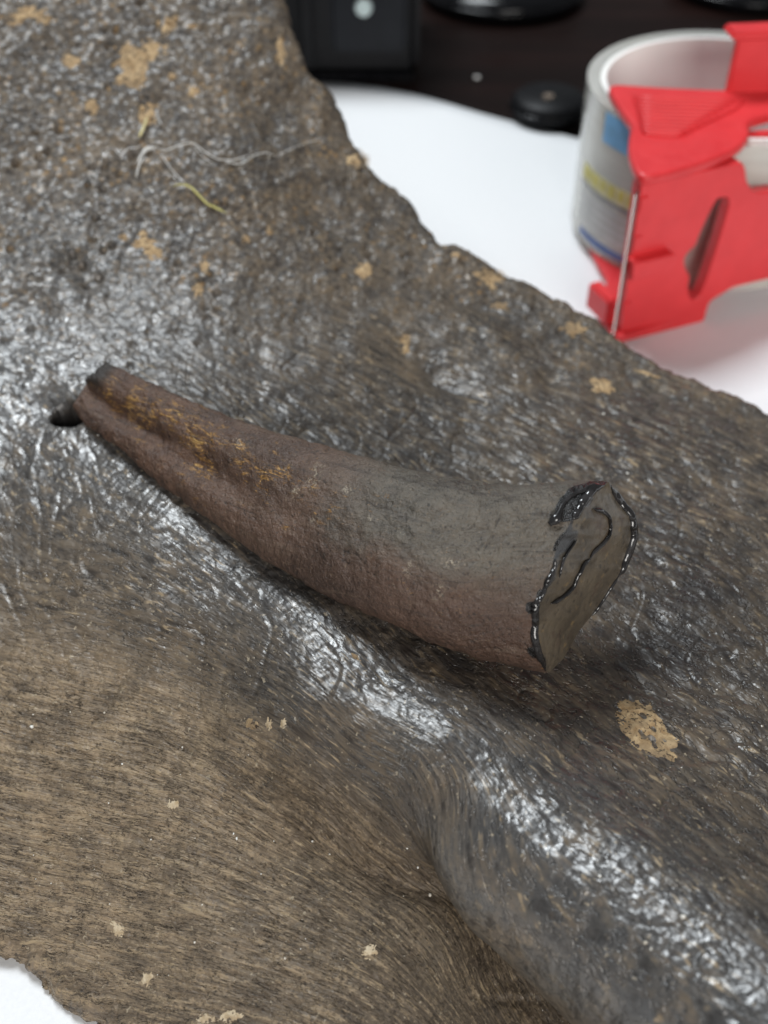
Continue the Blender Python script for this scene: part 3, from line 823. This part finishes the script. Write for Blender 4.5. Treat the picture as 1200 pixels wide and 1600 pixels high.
def base_material():
    n = NT("broken_dentine"); c = n.coord()
    a = n.noise(c, 140, 5, .6); b = n.noise(c, 600, 5, .65)
    col = n.mix(n.ramp(a, .3, .7), (.066, .053, .038), (.125, .100, .070))
    col = n.mix(n.math('MULTIPLY', n.ramp(n.noise(c, 200, 4), .55, .7), .6), col, (.060, .036, .026))
    col = n.mix(n.math('MULTIPLY', n.ramp(b, .60, .7), .6), col, (.22, .15, .07))
    col = n.mix(n.math('MULTIPLY', n.ramp(n.noise(c, 900, 4, .65), .46, .34), .7), col, (.03, .025, .020))
    col = n.mix(n.ramp(n.f("glaze"), .4, .6), col, (.04, .04, .042))
    return n.set(color=col, rough=n.ramp(n.f("glaze"), .35, .65, .40, .14), spec=.5, coat=.25, coatr=.25, normal=n.bump(n.noise(c, 900, 5, .65), .5, n.ramp(n.f("glaze"), .35, .65, .0006, .0001) if False else .0004))
me = mesh_np("broken_base", BP, grid_faces(BC, BK))
gl = .6 * np.exp(-((Cg - .30) / .10) ** 2 - ((Kg - .12) / .16) ** 2) + .8 * np.exp(-((Cg - .10) / .06) ** 2 - ((Kg - .15) / .3) ** 2) + .6 * np.exp(-((Cg - .48) / .12) ** 2 - ((Kg - .06) / .12) ** 2)
fattr(me, "glaze", (gl * .9 + .2 * fbm(Cg * 9, Kg * 4, 97, 3) - .1 + .75 * np.exp(-(np.minimum(Kg, 1 - Kg) / .05) ** 2) * (.6 + .7 * perlin(Cg * 8, Kg * 0 + (Kg > .5) * 5.5, 98))).ravel())
keep(link("broken_base", me, base_material()), tooth)

def glue_material():
    n = NT("dark_glue"); c = n.coord()
    k = n.noise(c, 260, 3)
    return n.set(color=n.mix(n.ramp(k, .35, .7), (.010, .009, .009), (.035, .033, .034)), rough=.16, spec=.7)
M_glue = glue_material()
def bead(cs, ks, rad, lift=.0002, n=60, wob=.05):
    q = catmull(np.c_[cs, ks], n)
    p = base_pt(np.clip(q[:, 0], 0, 1), q[:, 1], np.full(n, lift))
    tt = np.linspace(0, 1, n)
    r = rad * np.clip(np.minimum(tt, 1 - tt) * 9, .12, 1) ** .7 * (1 + 3.5 * wob * fbm(tt * 2.5 + cs[0] * 50, tt * 0 + rad * 1e4, 99, 3))
    keep(link("glue_bead", tube(p, np.maximum(r, rad * .15), 14), M_glue), tooth)
bead([.02, .12, .22, .32, .42, .50], [1.0, 1.0, 1.0, 1.0, 1.0, 1.0], .00080, .0)
bead([.17, .24, .32, .40, .50], [1.04, 1.05, 1.06, 1.05, 1.02], .00100, -.0006)
bead([.50, .56, .62, .70], [1.0, .97, .99, 1.0], .00032, .0001)
bead([.40, .46, .52, .58, .64], [0, 0.02, 0, .02, 0], .00036)
bead([.60, .66, .74, .82, .90, .98], [0, -.01, .02, .01, .02, .02], .00062, .0)
bead([.14, .18, .24, .31, .37, .40], [.30, .52, .58, .52, .42, .40], .00036)
bead([.40, .43, .48, .54, .60, .63], [.40, .34, .33, .34, .26, .16], .00036)
bead([.30, .36, .44, .50], [.16, .12, .10, .12], .00022)
bead([.01, .05, .10, .16, .2], [.0, .02, .03, .02, .0], .0007)
# glue smear running back over the top of the shaft, and the big drop at its end
def smear():
    i0 = NS - 1
    def sp(cv, ds):
        j = int(np.argmin(np.abs(cc_ - cv) + (sth < 0) * 9)); return TV[int(i0 - ds), j] + nn[int(i0 - ds), j] * .0001
    pts = np.array([sp(.02, 1), sp(.05, 4), sp(.09, 8), sp(.14, 9), sp(.19, 9), sp(.235, 11)])
    q = catmull(pts, 50); tt = np.linspace(0, 1, 50)
    r = .0006 * (1 - .45 * np.sin(tt * np.pi)) * np.clip(np.minimum(tt, 1 - tt) * 10, .2, 1) ** .6
    r *= 1 + .8 * sstep(.70, .92, tt)
    keep(link("glue_drip", tube(q, r, 12), M_glue), tooth)
smear()

# ================================================================== FIBRES on the bone
def fibre(paths, rads, mat, name, label, cat):
    root = empty(name)
    pts0 = on_bone(*np.array(paths[0])[:1].T)[0]
    root.location = tuple(pts0)
    for path, r in zip(paths, rads):
        q = catmull(path, 40)
        P = on_bone(q[:, 0], q[:, 1]); P[:, 2] += r * .8 + .0006
        k = np.ones(7) / 7
        P[:, 2] = np.convolve(np.pad(P[:, 2], 3, mode='edge'), k, 'valid') + .0002
        tt = np.linspace(0, 1, 40)
        keep(link("strand", tube(P, r * np.clip(np.minimum(tt, 1 - tt) * 6, .25, 1), 6), mat), root)
    tag(root, label, cat)
M_web = simple("grey_fibre", (.62, .61, .58), .6)
M_grass = simple("dry_grass", (.50, .46, .16), .6)
fibre([[(250,244),(275,236),(300,228),(320,243),(345,255),(370,255),(400,241)], [(250,242),(265,265),(288,292)], [(302,229),(318,250),(335,262)],
       [(430,250),(455,238),(480,228),(512,220)], [(247,190),(253,200),(246,182),(248,172)], [(215,262),(222,248),(232,236),(244,240)], [(214,285),(217,268),(226,250)],
       [(225,228),(216,236),(200,238),(190,248),(178,235)], [(350,256),(376,262),(395,250),(415,244),(432,250)], [(240,232),(256,240),(280,232)], [(222,246),(232,240),(245,236)]],
      [.00013, .00011, .00008, .00006, .00012, .00024, .00018, .00010, .00013, .00009, .00026], M_web, "web_fibre",
      'tangle of pale grey cobweb fibres stuck on the rough upper part of the bone', 'fibre')
fibre([[(288,292),(300,300),(312,312),(325,325),(340,332),(356,340)], [(270,296),(285,294),(300,300),(312,314)]], [.00026, .00014], M_grass, "grass_blade",
      'short yellow green blade of dry grass below the cobweb fibres', 'grass blade')
fibre([[(218,222),(226,205),(231,190)]], [.00035], simple("pale_straw", (.66, .58, .30), .6), "straw_bit", 'tiny pale straw bit sticking up at the top of the cobweb fibres', 'straw bit')

# ================================================================== TAPE DISPENSER
def red_material():
    n = NT("red_plastic"); c = n.coord()
    return n.set(color=n.mix(n.ramp(n.noise(c, 120, 3), .3, .7), (.64, .030, .036), (.70, .036, .042)), rough=n.ramp(n.noise(c, 400, 3),   .3, .7, .36, .48), spec=.5,
                 normal=n.bump(n.noise(c, 2500, 2), .12, .0002))
M_red = red_material()
def poly_solid(name, loops, thick, frame, mat, parent, bevel=.0004):
    """a flat plate with holes; loops of 2-D points in the frame (origin, e1, e2, e3), extruded +-thick/2 along e3, as a mesh"""
    cu = bpy.data.curves.new(name, 'CURVE'); cu.dimensions = '2D'; cu.fill_mode = 'BOTH'
    cu.extrude = max(thick / 2 - bevel, 1e-5); cu.bevel_depth = bevel; cu.bevel_resolution = 2; cu.offset = -bevel
    for lp in loops:
        sp_ = cu.splines.new('POLY'); sp_.points.add(len(lp) - 1); sp_.use_cyclic_u = True
        for p_, (x_, y_) in zip(sp_.points, lp): p_.co = (x_ * 10, y_ * 10, 0, 1)
    cu.extrude *= 10; cu.bevel_depth *= 10; cu.offset *= 10
    tmp = bpy.data.objects.new("tmp", cu); COL.objects.link(tmp)
    dg = bpy.context.evaluated_depsgraph_get()
    me = bpy.data.meshes.new_from_object(tmp.evaluated_get(dg))
    bpy.data.objects.remove(tmp); bpy.data.curves.remove(cu)
    o_, e1, e2, e3 = [np.asarray(v_, float) for v_ in frame]
    n_ = len(me.vertices); co = np.empty(n_ * 3, np.float32); me.vertices.foreach_get('co', co); co = co.reshape(-1, 3) / 10
    w = o_ + co[:, :1] * e1 + co[:, 1:2] * e2 + co[:, 2:] * e3
    me.vertices.foreach_set('co', w.astype(np.float32).ravel()); me.update()
    if np.dot(np.cross(e1, e2), e3) < 0: me.flip_normals()
    me.materials.clear()
    return keep(link(name, me, mat, smooth=False), parent)
def round_loop(pts, r):
    """polygon with softly rounded corners"""
    p = np.asarray(pts, float); o_ = []
    for a_, b_, c_ in zip(np.roll(p, 1, 0), p, np.roll(p, -1, 0)):
        la, lc = np.linalg.norm(a_ - b_), np.linalg.norm(c_ - b_)
        q0 = b_ + (a_ - b_) / la * min(r, la * .45); q2 = b_ + (c_ - b_) / lc * min(r, lc * .45)
        for t_ in np.linspace(0, 1, 6): o_.append(q0 * (1 - t_) ** 2 + 2 * b_ * t_ * (1 - t_) + q2 * t_ ** 2)
    return np.array(o_)
ZT = .052
P0, P1 = at_z(968, 540, .0), at_z(1100, 506, .0)
disp = empty("tape_dispenser", tuple(P0))
tag(disp, 'red plastic packing tape dispenser clipped round a clear tape roll on the paper', 'tape dispenser')
wd = (P1 - P0); wd[2] = 0; wd /= np.linalg.norm(wd); wn = np.array([wd[1], -wd[0], 0])       # along the wall, out toward the camera
def on_wall(px_, py_, off=0.0):
    px_, py_ = np.asarray(px_, float), np.asarray(py_, float)
    r_ = ray(px_, py_); o_ = np.array([0, 0, CAM_H])
    tt = ((P0 + wn * off - o_) @ wn) / (r_ @ wn)
    p = o_ + r_ * tt[..., None]
    return np.stack([(p - P0) @ wd, p[..., 2]], -1)
def wl(pts): 
    a_ = np.array(pts, float); return on_wall(a_[:, 0], a_[:, 1])
XY = np.array([[1., 0, 0], [0, 1, 0], [0, 0, 1]])
flange_px = [(948,130),(958,150),(974,176),(988,192),(984,208),(982,228),(986,252),(1000,277),(1040,270),(1100,252),(1150,232),(1168,216),(1172,204),(1167,194),(1180,184),(1210,176),(1300,160),(1400,150),(1400,142),(1200,140),(1130,140),(1040,136)]
fp = np.array(flange_px, float); FP = at_z(fp[:, 0], fp[:, 1], ZT)[:, :2]
FPs = round_loop(FP, .004)
poly_solid("top_flange", [FPs], .0030, ((0, 0, ZT - .0015), *XY), M_red, disp, .0009)
FB = FPs + wn[:2] * -.0004
poly_solid("bottom_flange", [FB], .0024, ((0, 0, .0032), *XY), M_red, disp, .0007)
# ribbed thumb pad
pad_px = np.array([(986,148),(1166,156),(1150,172),(1060,216),(1006,212),(1000,185)], float)
PAD = at_z(pad_px[:, 0], pad_px[:, 1], ZT)[:, :2]
poly_solid("thumb_pad", [round_loop(PAD, .002)], .0008, ((0, 0, ZT + .0003), *XY), M_red, disp, .0003)
# ribs across the pad
rib_rows = 10
lo_e = [(990,153),(1003,211)]; hi_e = [(1163,158),(1066,213)]
for k in range(rib_rows):
    f = (k + .5) / rib_rows
    a_ = np.array(lo_e[0]) * (1 - f) + np.array(lo_e[1]) * f; b_ = np.array(hi_e[0]) * (1 - f) + np.array(hi_e[1]) * f
    pa, pb = at_z(a_[0], a_[1], ZT), at_z(b_[0], b_[1], ZT)
    pth = np.linspace(pa, pb, 6); pth[:, 2] = ZT + .0007
    keep(link("pad_rib", tube(pth, .00055, 8), M_red), disp)
# front wall with slot, window and arch
wall = wl([(1006,268),(968,538),(1000,531),(1050,520),(1100,505),(1104,488),(1109,472),(1122,464),(1145,450),(1180,441),(1230,430),(1330,414),(1330,285),(1200,300),(1186,302),(1174,296),(1167,282),(1165,262),(1166,225)])
slot = wl([(1116,320),(1122,310),(1137,308),(1141,318),(1129,360),(1117,398),(1103,440),(1093,464),(1084,470),(1077,464),(1076,445),(1079,432),(1071,420),(1069,406),(1075,395),(1087,385),(1094,366),(1105,342)])
wall[0, 1] = wall[-1, 1] = ZT - .003
wall[wall[:, 1] > ZT - .003, 1] = ZT - .003
wall[1:5, 1] = np.maximum(wall[1:5, 1], .0008)
poly_solid("front_wall", [round_loop(wall, .0012), round_loop(slot, .0012)], .0042, (P0 - wn * .0021 - np.array([0, 0, P0[2]]), wd, np.array([0, 0, 1.]), wn), M_red, disp, .0004)
latch = wl([(980,404),(1044,388),(1046,392),(1041,410),(1036,415),(978,432)])
poly_solid("latch_tab", [round_loop(latch, .0006)], .0044, (P0 + wn * .0010 - np.array([0, 0, P0[2]]), wd, np.array([0, 0, 1.]), wn), M_red, disp, .0005)
panel = wl([(1012,296),(1150,258),(1152,268),(1128,300),(1060,318),(1012,300)])
# cutting edge side: spine behind the blade and the blade
sp0 = P0 - wd * .0030 + wn * -.0035; sp0[2] = .0044
def prism(name, base, e1, e2, a_, b_, z0, z1, mat, bev=.0003):
    bm = bmesh.new()
    vs = [bm.verts.new(tuple(base + e1 * (a_ * i) + e2 * (b_ * j) + np.array([0, 0, 1.]) * z)) for z in (z0, z1) for (i, j) in ((0, 0), (1, 0), (1, 1), (0, 1))]
    for f in ((0, 1, 2, 3), (4, 5, 6, 7), (0, 1, 5, 4), (1, 2, 6, 5), (2, 3, 7, 6), (3, 0, 4, 7)): bm.faces.new([vs[k] for k in f])
    bmesh.ops.recalc_face_normals(bm, faces=bm.faces[:])
    bmesh.ops.bevel(bm, geom=bm.edges[:], offset=bev, segments=2, affect='EDGES')
    me = bpy.data.meshes.new(name); bm.to_mesh(me); bm.free()
    return keep(link(name, me, mat, smooth=False), disp)
g0 = P0.copy(); g0[2] = 0
prism("corner_post", g0 - wn * .0150 - wd * .0030, wd, wn, .0040, .0110, .0045, .0125, M_red, .0006)
M_steel = NT("steel"); M_steel.set(color=(.28, .27, .25), metal=1.0, rough=.42); M_steel = M_steel.m
# serrated blade: a thin strip whose outer edge is cut into teeth
def blade():
    zs0, zs1, nt_ = .0035, ZT - .0045, 52
    vb, fb = [], []
    e = -wd * .8 + wn * .6
    for k in range(nt_ * 2 + 1):
        z = zs0 + (zs1 - zs0) * k / (nt_ * 2)
        o_ = .0027 if k % 2 == 0 else .0018
        b0 = g0 - wd * .0019 + wn * .0002 + np.array([0, 0, z])
        for off in (0, .0003):
            q_ = np.array([wn[0], wn[1], 0]) * 0 + np.cross(e, [0, 0, 1]) * off
            vb += [b0 + q_, b0 + e * o_ + q_]
    for k in range(nt_ * 2):
        b = k * 4
        fb += [(b, b + 1, b + 5, b + 4), (b + 2, b + 6, b + 7, b + 3), (b + 1, b + 3, b + 7, b + 5), (b, b + 4, b + 6, b + 2)]
    me = bpy.data.meshes.new("blade"); me.from_pydata([tuple(v_) for v_ in vb], [], fb)
    keep(link("serrated_blade", me, M_steel, smooth=False), disp)
blade()
for z_ in (.010, .019, .030, .041):
    prism("blade_clip", g0 - wd * .0011 - wn * .0003, wd, wn, .0024, .0008, z_, z_ + .0042, M_red, .0002)
# inner hub tab rising above the roll
h0 = at_z(1130, 140, ZT); h1 = h0 + np.array([.06, .006, 0])
hd = (h1 - h0) / np.linalg.norm(h1 - h0); hn = np.array([-hd[1], hd[0], 0])
prism("hub_tab", np.array([h0[0] + .0004, h0[1], 0]) + hn * -.0022, hd, hn, .042, .0026, ZT - .0010, .0668, M_red, .0005)
prism("hub_lip", np.array([h0[0] - .0022, h0[1], 0]) + hn * -.0040, hd, hn, .046, .0075, .0670, .0690, M_red, .0007)
# inner drum wall that the core runs on
def arc_wall(name, cx, cy, r0, r1, a0, a1, z0, z1, mat, parent, n=48):
    A = np.linspace(math.radians(a0), math.radians(a1), n)
    Vv = []
    for a_ in A:
        for (r_, z_) in ((r0, z0), (r1, z0), (r1, z1), (r0, z1)): Vv.append((cx + r_ * math.cos(a_), cy + r_ * math.sin(a_), z_))
    Fv = []
    for i in range(n - 1):
        for j in range(4): Fv.append((i * 4 + j, i * 4 + (j + 1) % 4, (i + 1) * 4 + (j + 1) % 4, (i + 1) * 4 + j))
    if abs(a1 - a0) < 359.9: Fv += [(0, 3, 2, 1), tuple((n - 1) * 4 + j for j in range(4))]
    me = bpy.data.meshes.new(name); me.from_pydata(Vv, [], Fv)
    bm = bmesh.new(); bm.from_mesh(me)
    if abs(a1 - a0) >= 359.9: bmesh.ops.remove_doubles(bm, verts=bm.verts[:], dist=1e-6)
    bmesh.ops.recalc_face_normals(bm, faces=bm.faces[:]); bm.to_mesh(me); bm.free()
    return keep(link(name, me, mat, smooth=False), parent)
RC = np.array([.0995, .3275]); RO, RI = .0405, .0350
arc_wall("hub_drum", RC[0], RC[1], RI - .0040, RI - .0020, 200, 320, .0045, ZT - .0032, M_red, disp)

# the tape roll itself, lying on its side inside the dispenser
roll = empty("tape_roll", (RC[0], RC[1], .0046))
tag(roll, 'clear packing tape roll with white core and printed label held in red dispenser', 'tape roll')
def tape_material():
    n = NT("clear_tape"); c = n.coord()
    return n.set(color=n.mix(n.ramp(n.noise(n.mapv(c, (30, 30, 900)), 1, 3), .3, .7), (.80, .785, .73), (.88, .87, .83)), rough=.12, spec=.5, trans=.55, ior=1.25, coat=.5, coatr=.08)
M_tape = tape_material()
M_core = NT("white_cardboard").set(color=(.93, .92, .89), rough=.7)
arc_wall("tape_winding", RC[0], RC[1], RI + .0016, RO, 0, 360, .0048, .0488, M_tape, roll, 97)
arc_wall("cardboard_core", RC[0], RC[1], RI, RI + .0015, 0, 360, .0046, .0485, M_core, roll, 97)
# printed label on the outer winding: flat print, slightly proud strips
def strip(name, a0, a1, z0, z1, mat):
    arc_wall(name, RC[0], RC[1], RO + .00006, RO + .00016, a0, a1, z0, z1, mat, roll, 14)
M_lblue, M_dblue, M_yel, M_grey, M_dk = simple("print_light_blue", (.16, .42, .72), .4), simple("print_dark_blue", (.06, .12, .34), .4), simple("print_yellow", (.62, .55, .10), .4), simple("print_grey", (.46, .46, .47), .4), simple("print_navy", (.08, .09, .14), .4)
strip("label_block", 203, 232, .0388, .0474, M_lblue)
strip("label_band", 190, 232, .0235, .0285, simple("print_pale_yellow", (.66, .62, .34), .4))
for k, (a_, b_) in enumerate([(191, 195), (196.5, 199), (200.5, 204), (206, 209), (211, 215), (217, 220), (222, 226)]):
    arc_wall("label_mark", RC[0], RC[1], RO + .0002, RO + .0003, a_, b_, .0245 + .0004 * (k % 2), .0278, M_yel, roll, 6)
strip("label_rule", 189, 232, .0222, .0228, M_dk)
for k in range(4): strip("label_text_line", 191, 226 - 3 * (k % 2), .0190 - .0026 * k, .0203 - .0026 * k, M_grey)
strip("label_foot", 194, 232, .0066, .0088, M_dblue)

# ================================================================== BLACK THINGS AT THE BACK
def black_mat(name, rough, col=(.0055, .0055, .0065)):
    return simple(name, col, rough, bump=(900, .15, .0003), spec=.2)
M_bk, M_bkg = black_mat("black_plastic", .45), black_mat("glossy_black", .16)
def box(bm, x0, x1, y0, y1, z0, z1, bev=.001):
    r_ = bmesh.ops.create_cube(bm, size=1, matrix=Matrix.Translation(((x0 + x1) / 2, (y0 + y1) / 2, (z0 + z1) / 2)) @ Matrix.Diagonal((x1 - x0, y1 - y0, z1 - z0, 1)))
    es = list({e for v_ in r_['verts'] for e in v_.link_edges})
    bmesh.ops.bevel(bm, geom=es, offset=bev, segments=3, affect='EDGES')
def box_obj(name, dims, mat, parent, bev=.001):
    bm = bmesh.new(); box(bm, *dims, bev)
    me = bpy.data.meshes.new(name); bm.to_mesh(me); bm.free()
    return keep(link(name, me, mat, smooth=False), parent)
Q = at_z(655, 128, 0.0)
case = empty("black_case", (Q[0] - .04, Q[1] + .03, 0))
tag(case, 'tall black plastic case standing at the back beside the bone', 'case')
x1, yf = Q[0], Q[1]
box_obj("case_body", (x1 - .105, x1, yf, yf + .07, .0015, .065), M_bk, case, .004)
box_obj("front_panel", (x1 - .034, x1 - .005, yf - .0022, yf + .001, .012, .062), black_mat("black_panel", .3, (.008, .009, .012)), case, .0015)
box_obj("side_strip", (x1 - .046, x1 - .040, yf - .0035, yf + .001, .006, .064), M_bk, case, .0012)
box_obj("side_strip", (x1 - .060, x1 - .052, yf - .0030, yf + .001, .006, .064), M_bk, case, .0012)
box_obj("case_foot", (x1 - .104, x1 - .002, yf - .0015, yf + .068, .0000, .0040), M_bkg, case, .001)
sc_ = on = at_d(568, 12, depth_of(Q) - .004)
zz = at_z(568, 12, 0); rr_ = ray(568, 12); tq = (yf - .0024) / rr_[1]; scp = np.array([0, 0, CAM_H]) + rr_ * tq
def disc(name, c, r_, th_, mat, parent, axis='Y'):
    bm = bmesh.new()
    rot = Matrix.Rotation(math.pi / 2, 4, 'X') if axis == 'Y' else Matrix.Identity(4)
    bmesh.ops.create_cone(bm, cap_ends=True, segments=32, radius1=r_, radius2=r_ * .85, depth=th_, matrix=Matrix.Translation(tuple(c)) @ rot)
    me = bpy.data.meshes.new(name); bm.to_mesh(me); bm.free()
    return keep(link(name, me, mat, smooth=False), parent)
disc("case_screw", scp - np.array([0, .0006, 0]), .0034, .0016, simple("pale_button", (.50, .60, .60), .35), case)

def lathe(name, prof_, c, mat, parent, seg=72):
    a_ = np.linspace(0, 2 * np.pi, seg, endpoint=False); pr = np.array(prof_, float)
    Vv = np.stack([c[0] + pr[:, 0, None] * np.cos(a_), c[1] + pr[:, 0, None] * np.sin(a_), c[2] + pr[:, 1, None] + 0 * a_], -1)
    me = mesh_np(name, Vv, grid_faces(len(pr), seg, True))
    return keep(link(name, me, mat), parent)
def round_base(px_, py_, R_, h_, name, label, cat):
    p = at_z(px_, py_, 0.0); c = (p[0], p[1] + R_, 0)
    root = empty(name, c); tag(root, label, cat)
    lathe("base_disc", [(0.0005, 0), (R_ - .001, 0), (R_, .002), (R_, h_ * .45), (R_ * .97, h_ * .62), (R_ * .80, h_ * .8), (R_ * .45, h_), (.008, h_ * 1.1), (.0005, h_ * 1.1)], c, M_bkg, root)
    lathe("stem", [(.0055, h_), (.005, h_ + .01), (.005, .05), (.0005, .05)], c, M_bk, root, 24)
    lathe("rim_ring", [(R_ + .0006, .0030), (R_ + .0012, .0040), (R_ + .0006, .0052), (R_ - .0005, .0052)], c, M_bkg, root)
round_base(793, 40, .036, .012, "stand_base", 'round glossy black stand base at the back behind the dispenser', 'stand')
round_base(1190, 24, .034, .010, "stand_base", 'second round black stand base at the top right corner of the table', 'stand')
pk = at_z(862, 210, .0); pc = (pk[0], pk[1] + .0135, .0008)
puck = empty("black_tin", pc); tag(puck, 'small flat black lidded tin lying behind the tape roll at the paper edge', 'tin')
lathe("tin_body", [(.0005, .0012), (.0130, .0012), (.0138, .0025), (.0138, .0065), (.0120, .0080), (.0005, .0082)], pc, M_bk, puck)
lathe("tin_rim", [(.0141, .0030), (.0147, .0040), (.0141, .0050), (.0132, .0050)], pc, M_bkg, puck)
sp_ = at_z(857, 152, .0090)
disc("tin_spot", (sp_[0], sp_[1], .0093), .0022, .0008, simple("beige_spot", (.16, .12, .09), .6), puck, 'Z')
def crumb(px_, py_, r_, label, name="crumb"):
    p = at_z(px_, py_, r_)
    bm = bmesh.new(); bmesh.ops.create_icosphere(bm, subdivisions=2, radius=r_, matrix=Matrix.Translation(tuple(p)) @ Matrix.Diagonal((1.2, .9, .7, 1)))
    for v_ in bm.verts: v_.co += Vector((random.uniform(-1, 1), random.uniform(-1, 1), random.uniform(-1, 1))) * r_ * .15
    me = bpy.data.meshes.new(name); bm.to_mesh(me); bm.free()
    tag(link(name, me, M_core), label, 'crumb')
crumb(745, 121, .0010, 'tiny pale crumb on the dark table near the paper edge')
